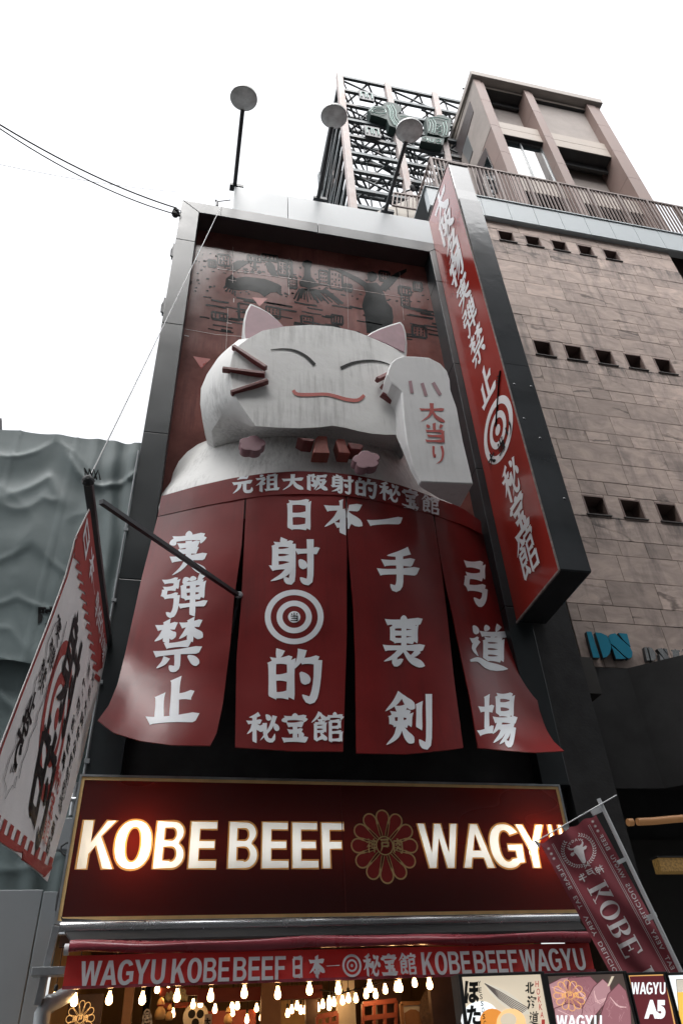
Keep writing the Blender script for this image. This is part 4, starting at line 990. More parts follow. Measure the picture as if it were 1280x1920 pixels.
# ================================================================== BILLBOARD SCAFFOLD
BY = 13.0
sc = thing('billboard_scaffold', 'open steel lattice of an old rooftop billboard seen from its rear', 'scaffold', (6, BY, 20))
def z8(x, y): return (580+.25*x, 120+.25*y)
def bp(x, y, Y=BY): return at(*z8(x, y), Y)
posts = [((222, 82), (318, 1010)), ((578, 158), (738, 960)), ((932, 232), (1090, 1000))]
for p, q in posts:
    a = bp(*p); c = bp(*q); d = (c-a)*1.35
    MB().bar(a, a+d, .26, .26, (0, -1, 0)).build('post', M['rust'], sc)
lev = [100, 196, 300, 412, 530, 655, 785, 925, 1050]
RY = BY+1.5
zs = [bp(245, y).z for y in lev]
xL = bp(240, 95).x; xR = xL+7.2
for k, z in enumerate(zs):
    MB().box(xL, xR, BY-.06, BY+.06, z-.09, z+.09).build('chord', M['steel'], sc)
    MB().box(xL, xR, RY-.06, RY+.06, z-.30, z-.15).build('chord', M['steel'], sc)
    n = 6
    for i in range(n):
        xa, xb = lerp(xL, xR, i/n), lerp(xL, xR, (i+1)/n); ya, yb = (BY, RY) if (i+k) % 2 else (RY, BY)
        MB().bar((xa, ya, z-.12), (xb, yb, z-.12), .075, .09).build('brace', M['steel'], sc)
        if k % 2 == 0: MB().bar((xa, yb, z-.16), (xb, ya, z-.16), .055, .06).build('brace', M['steel'], sc)
        if k+1 < len(zs) and i % 2 == k % 2: MB().bar((xa, BY+.12, z), (lerp(xL, xR, min(1, (i+2)/n)), BY+.12, zs[k+1]), .06, .07).build('brace', M['steel'], sc)
    if k+1 < len(zs):
        b = MB()
        for i in range(n+1):
            x = lerp(xL, xR, i/n); b.bar((x, RY, z-.2), (x, RY, zs[k+1]-.2), .05)
        b.build('hanger', M['steel'], sc)
for k in range(0, 8, 2):
    b = MB(); b.bar((xL, RY+.1, zs[k]), (lerp(xL, xR, .5), RY+.1, zs[min(k+2, 8)]), .09); b.build('brace', M['steel'], sc)
    b = MB(); b.bar((lerp(xL, xR, .5), RY+.1, zs[min(k+2, 8)]), (xR, RY+.1, zs[k]), .09); b.build('brace', M['steel'], sc)
# left flank, receding
YB = BY+4.6
MB().bar((xL-.1, YB, zs[0]+.2), (xL-.05, YB, 19), .2).build('post', M['steel'], sc)
MB().bar((xL-.02, BY+2.2, zs[3]), (xL+.2, BY+2.4, 19), .16).build('post', M['rust'], sc)
for k in range(9):
    z = zs[k]
    MB().bar((xL-.05, BY, z), (xL-.05, YB, z+.1), .16, .2).build('chord', M['steel'], sc)
    if k < 8:
        MB().bar((xL-.08, BY, z), (xL-.08, YB, zs[k+1]), .12, .16).build('brace', M['steel'], sc)
        if k % 2: MB().bar((xL-.0, YB, z), (xL-.0, BY, zs[k+1]), .1, .14).build('brace', M['steel'], sc)
b = MB()
for i in range(8):
    x = lerp(xL, xR, .1+.12*i); 
    for k in range(1, 8): MB().bar((x, RY+.12, zs[k]-.15), (x+.05, RY+.12, zs[k]-.55), .04).build('bracket', M['pole'], sc)
def neon(label, P, tubes, th=.35, y=BY-.35):
    t = thing('neon_letter', label, 'neon sign', tuple(at(*z8(*P[0]), y)), 'unlit neon shapes on the scaffold')
    MB().prism([bp(x, yy, y) for x, yy in P], (0, th, 0)).build('channel', M['neon_box'], t)
    for tb_ in tubes:
        MB().tube([bp(x, yy, y-.05) for x, yy in catmull(tb_, 14)], .018, 6).build('tube', M['neon'], t)
neon('unlit green neon swoosh left of the other neon shapes on the lattice', [(440, 345), (470, 318), (560, 312), (556, 292), (590, 284), (650, 294), (690, 325), (688, 352), (660, 372), (700, 380), (760, 392), (800, 412), (700, 440), (690, 462), (650, 480), (600, 460), (580, 415), (520, 395), (460, 378)],
     [[(470, 350), (500, 335), (560, 340), (570, 365), (520, 375), (480, 362), (470, 350)], [(580, 310), (600, 350), (605, 400), (640, 460)], [(600, 306), (625, 350), (630, 400), (665, 455)], [(620, 306), (645, 350), (650, 400), (680, 440)], [(450, 355), (480, 325), (545, 322)], [(680, 395), (740, 400), (780, 410)], [(590, 310), (612, 355), (618, 405), (655, 465)]])
neon('unlit green neon lettering right of the swoosh, partly behind the tower', [(870, 398), (950, 392), (960, 380), (1010, 384), (1062, 412), (1060, 440), (1040, 545), (1000, 552), (960, 530), (930, 530), (885, 515), (878, 450)],
     [[(890, 420), (905, 450), (895, 505)], [(905, 415), (925, 450), (920, 515)], [(925, 412), (945, 450), (935, 520)], [(950, 455), (985, 462), (955, 490), (990, 500), (965, 520)], [(1000, 440), (1010, 490), (1000, 540)], [(1020, 430), (1030, 480), (1022, 535)], [(900, 408), (960, 402), (1040, 420)]])
neon('narrow unlit green neon strip under the right-hand neon shape', [(842, 545), (870, 538), (1010, 560), (1002, 606), (900, 590), (835, 575)],
     [[(850, 560), (870, 550), (885, 570), (870, 580)], [(900, 560), (905, 582), (925, 585), (928, 562)], [(945, 575), (965, 566), (985, 580), (965, 592), (945, 575)]])
for lab, x, y in (('small square glass-brick plate high on the lattice', 425, 245), ('small square glass-brick plate lower on the lattice', 470, 515)):
    t = thing('marker_plate', lab, 'plate', tuple(bp(x, y, BY-.2)), 'small plates on the lattice')
    c = bp(x, y, BY-.2); MB().box(c.x-.32, c.x+.32, c.y-.05, c.y+.05, c.z-.42, c.z+.42).build('plate', M['pole'], t)
    b = MB()
    for s in (-1, 1):
        b.tube([(c.x+s*.14-.09, c.y-.07, c.z-.25), (c.x+s*.14-.09, c.y-.07, c.z+.2), (c.x+s*.14+.09, c.y-.07, c.z+.2), (c.x+s*.14+.09, c.y-.07, c.z-.25)], .025, 6)
    b.build('tube', M['neon'], t)
t = thing('security_light', 'small round security lamp on a bracket on the roof, beside the scaffold foot', 'lamp', tuple(at(766, 355, 12.6)))
c = at(770, 355, 12.6)
MB().lathe(c, (.5, -.8, -.3), [(.06, 0), (.13, .05), (.14, .1), (.1, .12)], 14).build('head', M['pole'], t, smooth=40)
MB().bar(c, at(760, 358, 12.7), .06).build('bracket', M['pole'], t)

# ================================================================== FLOODLIGHT ARMS
for i, (bx, by, hx, hy, lab, rr) in enumerate(((440, 349, 457, 185, 'round grey floodlight on a long arm, leftmost of three above the sign', 25), (596, 373, 626, 219, 'round grey floodlight on a long arm, in front of the scaffold corner post', 24.5), (722, 396, 767, 246, 'round grey floodlight on a long arm, nearest the red vertical sign', 25))):
    a = at(bx, by, 9.36); e = at(hx, hy, 7.2); e = Vector((e.x, e.y, e.z))
    t = thing('floodlight', lab, 'floodlight', tuple(a), 'floodlights reaching out over the cat')
    MB().tube([a, e+Vector((0, rr*((e-CAM).dot(_f))/FPX*.85, .06))], .05, 10).build('arm', M['pole'], t, smooth=50)
    b = MB(); b.box(a.x-.12, a.x+.22, a.y-.06, a.y+.1, a.z-.07, a.z+.03); b.build('bracket', M['pole'], t)
    ax = Vector((0, .22, -1)).normalized(); dist = (e-CAM).dot(_f); R = rr*dist/FPX
    c = e
    MB().lathe(c-ax*.17, ax, [(R*.35, .02), (R*.8, .05), (R*1.0, .11), (R*1.02, .17), (R*.985, .175)], 28).build('shell', M['lamp_shell'], t, smooth=40)
    MB().lathe(c, ax, [(R*.97, 0), (R*.9, .012), (R*.5, .025), (.01, .03)], 28).build('lens', M['lamp_disc'], t, smooth=40)

# ================================================================== CABLES AND WIRES
def sagline(a, b, sag, n=16): return [a.lerp(b, i/n)-Vector((0, 0, sag*4*(i/n)*(1-i/n))) for i in range(n+1)]
anc = Vector((-1.06, 9.05, at(330, 395, 9.05).z))
for lab, p, e, r, sg in (('upper of two black overhead cables running to the frame corner', (-25, 218), (331, 390), .016, .25), ('lower of two black overhead cables running to the frame corner', (-25, 224), (331, 402), .013, .32)):
    tag(MB().tube([at(*p, 6.6)+(at(*p, 6.6)-at(*e, 9.05))*3+Vector((0, 0, 1.6))]+sagline(at(*p, 6.6), at(*e, 9.05), sg), r, 6).build('overhead_cable', M['cable'], smooth=60), lab, 'cable', 'black overhead cables')
tag(MB().tube([at(-20, 304, 6.8)+(at(-20, 304, 6.8)-at(336, 360, 9.1))*3]+sagline(at(-20, 304, 6.8), at(336, 360, 9.1), .12), .005, 5).build('thin_wire', M['wire'], smooth=60), 'thin pale wire crossing the sky below the black cables', 'wire')
t = thing('cable_anchor', 'cluster of insulators and coiled cable on the frame corner', 'insulator', tuple(at(330, 402, 9.0)))
b = MB(); c = at(331, 400, 9.0)
b.lathe(c+Vector((-.02, 0, .12)), (0, 0, -1), [(.02, 0), (.07, .02), (.05, .06), (.08, .1), (.05, .14), (.07, .2), (.03, .24)], 10); b.build('insulator', M['cable'], t, smooth=50)
b = MB()
for k in range(3):
    b.tube([c+Vector((-.03+.03*k+.07*math.cos(q), -.03*k, .08*math.sin(q)-.02)) for q in [i/12*2*math.pi for i in range(13)]], .010, 5)
b.build('coil', M['cable'], t, smooth=60)
MB().box(c.x, -.985, 8.99, 9.05, c.z-.04, c.z+.02).build('bracket', M['pole'], t)
NE = atx(166, 905, -.98)       # outer tip of the banner pole
tag(MB().tube(sagline(at(416, 384, 8.97), NE+Vector((0, 0, .05)), .02), .007, 5).build('guy_wire', M['wire'], smooth=60), 'thin guy wire from the frame top down to the banner pole tip', 'wire')
for lab, (px, py), s in (('small dark bracket on the left frame edge, upper', (323, 470), .06), ('small dark hook on the left frame edge, lower', (303, 573), .07)):
    c = at(px, py, 9.1); t = MB(); t.box(-1.04, -.995, c.y-.05, c.y+.05, c.z-.25, c.z+.2); t.tube([(-1.03, c.y, c.z+.15), (-1.06, c.y, c.z+.02), (-1.05, c.y, c.z-.2)], .02)
    tag(t.build('edge_bracket', M['pole']), lab, 'bracket')

# ================================================================== TARPAULIN AND HOARDING ON THE LEFT
def tarp(name, label, z1, z0, x0, x1, y, ties, seed, low=False):
    nx, nz = 90, 120; G = []
    for j in range(nz+1):
        row = []
        for i in range(nx+1):
            u = i/nx; v = j/nz; x = lerp(x0, x1, u); z = lerp(z1, z0, v); d = 0
            dep = z1-z; sg = 0
            for (ta, tb_) in zip(ties, ties[1:]):
                if ta <= u < tb_: sg = (1-(2*(u-ta)/(tb_-ta)-1)**2)*(tb_-ta)*(x1-x0)*.30
            q = dep-sg*math.exp(-dep/3.5)*1.6+.22*noise.noise(Vector((x*.4, z*.3, seed)))
            am = (.050*math.exp(-dep/1.8)+.014)*min(1, .1+dep/.8)
            d += am*noise.noise(Vector((q*1.25, x*.30, seed)))+am*.9*(1-abs(noise.noise(Vector((q*1.0+7, x*.45, seed+3)))))**14
            d += .04*noise.noise(Vector((x*.35, z*.25, seed+11)))+.010*(1-abs(noise.noise(Vector((x*.8+z*.5, z*.4-x*.3, seed+21)))))**22+.0015*noise.noise(Vector((x*6, z*5, seed)))
            if u > .74: d += .035*math.sin((u-.74)*75+z*.8+2*noise.noise(Vector((x, z*.7, 4))))*(u-.74)*4*(1-.4*noise.noise(Vector((x*2, z, seed))))
            if abs((x+9) % .92-.46) < .014: d += .012
            zz_ = z+(.05*math.sin(u*9+seed)+.03*math.sin(u*23) if j in (nz,) and low else 0)
            for ta in ties:
                if j == 0: zz_ -= .03*math.sin(math.pi*max(0, 1-abs(u-ta)*6)) - .03
            row.append(Vector((x, y-d, zz_)))
        G.append(row)
    return tag(MB().sheet(G, (0, .02, 0)).build(name, M['tarp'], None, smooth=70), label, 'tarpaulin', 'tarpaulins on the left')
tu = tarp('tarpaulin', 'upper blue-grey tarpaulin hanging in swags left of the shop', 10.2, 6.12, -5.0, -1.05, 9.6, [-.15, .32, .66, 1.02], 2.0, True)
tarp('tarpaulin', 'lower blue-grey tarpaulin below the hem of the upper one', 6.35, 2.6, -5.0, -1.05, 9.78, [-.1, .5, 1.05], 8.0)
c = at(88, 1155, 9.35); V, F = font('防', .035)[:2]
b = MB(); fbv = None
b.add([(c.x-.25+.5*x, 9.38, c.z-.25+.5*y) for x, y, z in V], F)
me = tu.data; tb_v = BVHTree.FromPolygons([v.co for v in me.vertices], [p.vertices for p in me.polygons])
V2, F2 = tess([((72+38*x), (1171-34*y), 0) for x, y, z in V], F, 6)
MB().add([hit(tb_v, x, y, .008) for x, y, z in V2], F2).build('tarpaulin_mark', M['ink'], tu, fix=False)
b = MB(); b.box(-5.4, -1.3, 9.9, 10.1, 0, 9.6)
tag(b.build('hidden_building', M['concrete']), 'building wrapped behind the blue-grey tarpaulins', 'building')
t = thing('roof_mast', 'thin dark mast tip above the tarpaulin at the left edge', 'mast', tuple(at(1, 815, 9.9)))
MB().bar(at(2, 822, 9.9), at(1, 786, 9.9), .05).build('mast', M['pole'], t); MB().bar(at(-4, 800, 9.9), at(4, 800, 9.9), .03).build('crossarm', M['pole'], t)
hd_ = thing('hoarding', 'pale grey steel hoarding panels in the lower left corner', 'hoarding', (-2, 9.2, 0))
for x0, x1 in ((-2.6, -1.262), (-1.25, -1.06)): MB().box(x0, x1, 9.2, 9.26, 0, at(60, 1668, 9.2).z if x0 < -2 else at(60, 1668, 9.2).z-.02).build('panel', M['hoard'], hd_, bevel=.008)
t = thing('scaffold_pipe', 'short galvanised scaffold tube between tarpaulin and shop sign', 'pipe', tuple(at(78, 1499, 9.5)))
MB().tube([at(70, 1498, 9.5), at(143, 1500, 9.4)], .035, 10).build('tube', M['steelpipe'], t, smooth=50); MB().tube([at(143, 1468, 9.42), at(135, 1530, 9.42)], .04, 10).build('upright', M['steelpipe'], t, smooth=50)
t = thing('junction_box', 'clear plastic junction box with looped black cable left of the lit sign', 'junction box', tuple(at(128, 1575, 8.95)))
c = at(126, 1565, 8.95); MB().box(c.x-.09, c.x+.05, 8.9, 9.0, c.z-.17, c.z+.17).build('box', M['hoard'], t, bevel=.015)
b = MB(); c2 = at(132, 1592, 8.85); b.tube([c2+Vector((.10*math.cos(q), -.02*q/6, .07*math.sin(q))) for q in [i/10*7 for i in range(11)]], .011, 6); b.build('cable_loop', M['cable'], t, smooth=60)
b = MB(); b.tube([at(130, 1600, 8.82), at(120, 1650, 8.82), at(110, 1680, 8.82), at(107, 1705, 8.82), at(118, 1725, 8.8), at(190, 1728, 8.8)], .018, 8); b.build('cable', M['cable'], t, smooth=60)

# ================================================================== BACKLIT SHOP SIGN
KY = 8.8
ks = thing('backlit_sign', 'wide backlit maroon sign with white capital letters and a gold flower crest', 'sign', (2, KY, 3.0))
kz0, kz1 = at(118, 1720, KY).z, at(157.5, 1462.5, KY).z; kx0, kx1 = at(138, 1590, KY).x, at(1066, 1593, KY).x
LT, LB = at(400, 1540, KY).z, at(400, 1629, KY).z
LET = [('K', 149, 217), ('O', 214, 285), ('B', 290, 347.5), ('E', 355, 407), ('B', 428, 484), ('E', 490.5, 541), ('E', 547, 596.5), ('F', 602.5, 646), ('W', 785, 862), ('A', 863, 922), ('G', 917, 979), ('Y', 971, 1025.5), ('U', 1033, 1060)]
cut = []; lts = []
for ch, a, c in LET:
    xa, xc = at(a, 1586, KY).x, at(c, 1586, KY).x
    lp = [[(lerp(xa, xc, x), lerp(LB, LT, y)) for x, y in l] for l in sans_loops(ch, .33 if ch in 'EF' else .305, .178)]
    inn, out, rims = [], [], []
    for q, l in enumerate(lp):
        if sum(a[0]*b[1]-b[0]*a[1] for a, b in zip(l, l[1:]+l[:1])) < 0: l = l[::-1]
        V, F = strip(l, .021, closed=True); L_, R_0 = [v[:2] for v in V[0::2]], [v[:2] for v in V[1::2]]
        inn.append(L_ if q == 0 else R_0); out.append(R_0 if q == 0 else L_); rims.append((V, F))
    P, F = fill2d(inn); cut += out; lts.append(([(p[0], p[1]) for p in P], F, rims))
P, pf = fill2d([[(kx0, kz0), (kx1, kz0), (kx1, kz1), (kx0, kz1)]]+cut)
pv = [(p[0], KY, p[1]) for p in P]
panel = MB().add(pv, pf).build('sign_panel', M['panel_back'], ks, fix=False)
for P, F, lp in lts:
    o = MB().add([(x, KY, z) for x, z in P], F).build('letter', M['letter_back'], ks, fix=False)
    b = MB()
    for V, F2 in lp: b.add([(x, KY-.001, z) for x, z, q in V], F2)
    b.build('letter_rim', M['rim_back'], o, fix=False)
b = MB(); t = .035
for x0, x1, z0, z1 in ((kx0-t, kx0, kz0-t, kz1+t), (kx1, kx1+t, kz0-t, kz1+t), (kx0, kx1, kz0-t, kz0), (kx0, kx1, kz1, kz1+t)): b.box(x0, x1, KY-.012, KY+.05, z0, z1)
b.build('gold_border', M['gold'], ks)
b = MB()
for x0, x1, z0, z1 in ((kx0-.06, kx0-.036, kz0-.06, kz1+.06), (kx1+.036, kx1+.06, kz0-.06, kz1+.06), (kx0-.036, kx1+.036, kz0-.07, kz0-.036), (kx0-.036, kx1+.036, kz1+.036, kz1+.06)): b.box(x0, x1, KY-.02, 9.19, z0, z1)
b.box(kx0-.036, kx1+.036, 9.15, 9.19, kz0-.036, kz1+.036); b.build('sign_case', M['steelpipe'], ks)
b = MB(); xs_ = at(643, 1590, KY).x; b.box(xs_-.005, xs_+.005, KY-.006, KY-.002, kz0, kz1); b.build('panel_seam', M['maroon'], ks)
def crest(parent, org, rx, up, nrm, m, wd=.028, fillm=None, text=True, off=.006):
    V0 = Vector(org); rx = Vector(rx); up = Vector(up); nrm = Vector(nrm)
    to = lambda x, y, o: V0+rx*x+up*y+nrm*o
    if fillm:
        f = MB()
        for i, P in enumerate(petals()): f.add([to(.5, .5, off*.5+.0003*i)]+[to(x, y, off*.5+.0003*i) for x, y in P], [(0, k, k+1) for k in range(1, len(P))])
        f.build('petal', fillm, parent, fix=False)
    b = MB()
    for i, P in enumerate(petals()):
        V, F = strip(P, [wd*(1 if math.hypot(x-.5, y-.5) > .33 else .45) for x, y in P]); b.add([to(x, y, off+.0003*i) for x, y, z in V], F)
    for r in (.125,):
        V, F = ring(.5, .5, r-wd*.4, r+wd*.4, 30); b.add([to(x, y, off+.005) for x, y, z in V], F)
    o = b.build('crest', m, parent, fix=False)
    if text:
        b = MB()
        for ch, cx in (('神', .30), ('戸', .5), ('肉', .70)):
            V, F = glyph(ch, 1.3); b.add([to(cx-.085+.17*x, .40+.20*y, off+.007+z*.0006) for x, y, z in V], F)
        b.build('crest_lettering', m, o, fix=False)
    return o
cc = at(720.5, 1586, KY); R2 = (at(782, 1586, KY).x-at(659, 1586, KY).x)
R3 = at(720, 1519, KY).z-at(720, 1656, KY).z
M['petal'] = pmat('dark_red_film', (.42, .03, .026), .4, 0, .1, 3)
crest(ks, (cc.x-R2/2, KY, cc.z-R3/2), (R2, 0, 0), (0, 0, R3), (0, -1, 0), M['gold'], .022, M['petal'])
for px, py, en in ((252, 1580, 6.5), (1018, 1580, 7)):
    ld = bpy.data.lights.new('sign_lamp', 'POINT'); ld.energy = en; ld.color = (1, .88, .72); ld.shadow_soft_size = .06
    lo = bpy.data.objects.new('sign_lamp', ld); COL.objects.link(lo); c = at(px, py, KY); lo.location = (c.x, 9.06, c.z); adopt(lo, ks)
ad_ = bpy.data.lights.new('sign_tube', 'AREA'); ad_.energy = 3.2; ad_.shape = 'RECTANGLE'; ad_.size = 4.6; ad_.size_y = .12; ad_.color = (.95, .97, 1)
ao = bpy.data.objects.new('sign_tube', ad_); COL.objects.link(ao); ao.location = ((kx0+kx1)/2, 9.12, (LT+LB)/2); ao.rotation_euler = (rad(-90), 0, 0); adopt(ao, ks)

# ================================================================== AWNING
aw = thing('awning', 'retracted red awning with a silver roller tube and a printed valance', 'awning', (2, 8.6, 2.4))
a, c = at(113, 1741, 8.62), at(1082, 1725, 8.62); r_ = .062
MB().tube([(a.x, 8.62, a.z), (c.x, 8.62, a.z)], r_, 20).build('roller_tube', M['silver'], aw, smooth=50)
a2, c2 = at(131, 1776, 8.45), at(1100, 1756, 8.45)
n = 60; prs = []
for i in range(n+1):
    x = lerp(a2.x, c2.x, i/n); sg = .02*noise.noise(Vector((x*1.3, 0, 3)))-.018*abs(math.sin(x*1.45+1))
    prs.append([Vector((x, 8.45+.055*math.cos(q)*1.0-.02, a2.z+sg+.05*math.sin(q)+.012*math.sin(q*2+x*2))) for q in [2*math.pi*k/14 for k in range(14)]])
MB().loft(prs).build('fabric_roll', M['awning'], aw, smooth=50)
a3, c3 = at(150, 1730, 8.9), at(1090, 1714, 8.9)
MB().add([(a2.x, 8.45, a2.z+.04), (c2.x, 8.45, a2.z+.04), (c.x, 8.66, a.z+.02), (a.x, 8.66, a.z+.02), (a2.x, 8.45, a2.z+.06), (c2.x, 8.45, a2.z+.06), (c.x, 8.66, a.z+.04), (a.x, 8.66, a.z+.04)], [(0, 1, 2, 3), (7, 6, 5, 4), (0, 4, 5, 1), (1, 5, 6, 2), (2, 6, 7, 3), (3, 7, 4, 0)]).build('hood', M['canopy'], aw)
VY = 8.44
vt, vb = at(124, 1792, VY), at(117, 1853, VY); vx1 = at(1115, 1822, VY).x
G = [[Vector((lerp(vb.x, vx1, i/80), VY+.012*math.sin(i*.35)+.008*math.sin(i*.9)*(j/6), lerp(vt.z, vb.z, j/6))) for i in range(81)] for j in range(7)]
vm = MB().sheet(G, (0, .012, 0)); vo = vm.build('valance', M['valance'], aw, smooth=60)
b = MB(); b.box(vb.x, vx1, VY-.02, VY-.008, vb.z-.012, vb.z+.014); b.build('valance_hem', M['awning'], vo)
zt_, zb_ = at(230, 1801, VY).z, at(230, 1847, VY).z
for word, x0, x1 in (('WAGYU', 151.5, 310), ('KOBE', 322, 430), ('BEEF', 437, 535), ('日', 545, 569), ('本', 577, 609), ('一', 610, 637), ('秘', 680, 711), ('宝', 713, 745), ('館', 747, 779), ('KOBE', 790, 882), ('BEEF', 888, 971), ('WAGYU', 976, 1098)):
    xa, xb = at(x0, 1820, VY).x, at(x1, 1820, VY).x
    V, F = sans(word) if word.isascii() else glyph(word, 1.55)
    e = .004; za, zc = zb_, zt_
    if word == '一': za, zc = lerp(zb_, zt_, .42), lerp(zb_, zt_, .62)
    MB().add([(lerp(xa, xb, x), VY-.026-z*.0006, lerp(za, zc, y)) for x, y, z in V], F).build('valance_lettering', M['valance_text'], vo, fix=False)
c = at(658.5, 1811, VY); b = MB()
for r0, r1 in ((.078, .10), (.038, .055), (.001, .014)):
    V, F = ring(0, 0, r0, r1, 32); b.add([(c.x+x, VY-.026, c.z+y) for x, y, z in V], F)
b.build('valance_target', M['valance_text'], vo, fix=False)
b = MB(); q = at(106, 1735, 8.62); b.bar((q.x-.0, 8.66, a.z+.03), (q.x-.06, 8.75, a.z-.62), .07); b.box(q.x-.14, vb.x-.005, 8.5, 8.7, at(100, 1828, 8.5).z, at(100, 1812, 8.5).z); b.build('bracket', M['steelpipe'], aw, bevel=.006)
b = MB(); b.tube([(a2.x-.045, 8.45, a2.z-.02), (a2.x, 8.45, a2.z-.02)], .05, 12); b.build('end_cap', M['pole_white'], aw, smooth=40)
t = thing('duct_elbow', 'pale round duct elbow at the left end of the awning', 'duct', tuple(at(110, 1870, 8.8)))
MB().tube([at(138, 1858, 8.9), at(112, 1873, 8.85), at(88, 1886, 8.8), at(80, 1900, 8.8), at(76, 1935, 8.8)], .075, 14).build('duct', M['parapet'], t, smooth=60)
b = MB(); b.lathe(at(96, 1881, 8.83), (at(88, 1886, 8.8)-at(112, 1873, 8.85)), [(.08, -.01), (.083, 0), (.083, .02), (.08, .03)], 14); b.build('collar', M['steelpipe'], t, smooth=40)

# ================================================================== LEFT BANNER ON ITS POLE
BX = -.98
bn = thing('hanging_banner', 'white vertical-lettered banner with a red hem hung from a pole over the street', 'banner', tuple(atx(190, 1140, BX)))
fe = atx(206, 1214, BX)
MB().bar(NE, Vector((BX, 9.0, fe.z+(fe.z-NE.z)/(fe.y-NE.y)*(9.0-fe.y))), .075, .075).build('pole', M['pole'], bn, bevel=.008)
be = at(448, 1117, 8.2)
MB().bar(atx(184, 940, BX)+Vector((.03, 0, 0)), be, .05).build('brace', M['pole'], bn)
b = MB(); b.lathe(be, (0, -1, 0), [(.05, 0), (.05, .03), (.03, .05)], 10); b.tube([be, (be.x, 9.19, be.z)], .02, 8); b.build('brace_foot', M['steelpipe'], bn)
b = MB(); b.lathe(NE, (0, -1, .05), [(.05, 0), (.06, .02), (.05, .05), (.02, .07)], 10)
for k in range(4): b.tube([NE+Vector((.02*k-.03, -.03+.02*k, .05)), NE+Vector((.04*k-.05, -.05, .12)), NE+Vector((.03*k, .03, .07))], .008, 5)
b.build('pole_tip', M['cable'], bn)
NEAR = [(168, 954), (142, 1008), (123, 1079), (89.6, 1169), (39.6, 1296), (0, 1401), (-45, 1545)]
FAR = [(202, 1216), (194, 1255), (186, 1290), (168, 1362), (150, 1440), (122, 1545), (94, 1653)]
nn = [atx(*polyat(NEAR, j/40), BX) for j in range(41)]; ff = [atx(*polyat(FAR, j/40), BX) for j in range(41)]
G = [[nn[j].lerp(ff[j], i/30)+Vector((.007*math.sin(i*.5+j*.06)*(j/40)+.012*math.sin(i*.21+j*.13)*(j/40)**2, 0, 0)) for i in range(31)] for j in range(41)]
cl = MB().sheet(G, (-.006, 0, 0)); clo = cl.build('banner_cloth', M['banner'], bn, smooth=70); cb_ = cl.bvh()
b = MB()
def bpoly(pts, off=.006): decal(b, cb_, *poly2(pts), off, 14)
hem = [(169, 958), (145, 1012), (146, 1030), (141, 1050), (150, 1062)]
bpoly([(168, 956), (141, 1010), (138, 1034), (150, 1060), (183, 1258), (195, 1252), (202, 1218)])
for k in range(13):
    t = k/12; p = (lerp(141, 179, t), lerp(1036, 1262, t)); bpoly([(p[0], p[1]), (p[0]-4+t, p[1]+9), (p[0]+7, p[1]+18), (p[0]+9, p[1]+8)])
E0 = [polyat(NEAR, .965), polyat(NEAR, 1)]; E1 = [polyat(FAR, .93), polyat(FAR, 1)]
bpoly([polyat(NEAR, .975), polyat(FAR, .95), polyat(FAR, .998), polyat(NEAR, .998)])
for k in range(11):
    t = (k+.15)/11; t2 = t+.045
    bt = lambda tt, v: tuple(lerp(polyat(NEAR, v)[q], polyat(FAR, v-.02*(1-0))[q], tt) for q in (0, 1))
    bpoly([bt(t, .93), bt(t2, .93), bt(t2, .98), bt(t, .98)])
for P in (NEAR,):
    pts = [(p[0]+1.2, p[1]+1) for p in P]; bpoly([pts[i] for i in range(len(pts))]+[(p[0]+3, p[1]+3) for p in P[::-1]])
b.build('red_print', M['banner_red'], clo, fix=False)
def bglyph(b, ch, px, py, h, wd, wide=1.2, sx=1):
    p = atx(px, py, BX); V, F = glyph(ch, wide, .04); V, F = tess(V, F, .07 if h > .5 else .2)
    Q = []
    for x, y, z in V:
        g = p+Vector((0, (x-.5)*wd, (y-.5)*h)); hh = cb_.ray_cast(g+Vector((.5, 0, 0)), Vector((-1, 0, 0)))
        Q.append((hh[0] if hh[0] is not None else g)+Vector(((.011 if b is M['sign_white'] else .004)+z*.0006, 0, 0)))
    MB().add(Q, F).build('character', b, clo, fix=False)
b = M['sign_white']
for ch, px, py, h, wd in (('日', 160, 1010, .26, .52), ('本', 170, 1060, .26, .5), ('一', 174, 1098, .06, .4), ('射', 181, 1140, .25, .5), ('的', 187, 1174, .25, .5), ('場', 192, 1212, .25, .5)): bglyph(b, ch, px, py, h, wd)
b = M['ink']
for i, ch in enumerate('実弾禁止やで'):
    px, py = ((108, 1180), (95, 1228), (79, 1268), (60, 1322), (48, 1362), (36, 1405))[i]; bglyph(b, ch, px, py, .21, .30)
b = MB()
for px, py in ((24, 1440), (30, 1440)): decal(b, cb_, *strip([(px, py-8), (px-4, py+8)], 2.2), .01)
P = [(112, 1160), (102, 1170), (88, 1205), (84, 1240), (66, 1275), (62, 1300), (46, 1330), (44, 1350), (32, 1375), (30, 1395), (16, 1425), (6, 1462), (10, 1475), (8, 1498), (22, 1472), (26, 1478), (30, 1455)]
decal(b, cb_, *strip(P, .9), .008, 10)
P = [(124, 1165), (116, 1200), (106, 1235), (98, 1265), (86, 1290), (82, 1310), (70, 1338), (66, 1360), (54, 1385), (50, 1405), (40, 1430), (34, 1460)]
decal(b, cb_, *strip(P, .9), .008, 10)
b.build('bubble_lettering', M['ink'], clo, fix=False)
b = MB(); p = atx(106, 1348, BX)
for r0, r1 in ((.52, .64), (.28, .38), (.0, .09)):
    V, F = ring(0, 0, max(r0, .001), r1, 36); Q = []
    for x, y, z in V:
        g = p+Vector((0, x, y)); hh = cb_.ray_cast(g+Vector((.5, 0, 0)), Vector((-1, 0, 0))); Q.append((hh[0] or g)+Vector((.003, 0, 0)))
    b.add(Q, F)
b.build('target', M['banner_red'], clo, fix=False)
bglyph(M['ink'], '射', 132, 1260, .95, .95, 1.35)
bglyph(M['ink'], '的', 82, 1462, .85, .95, 1.35)
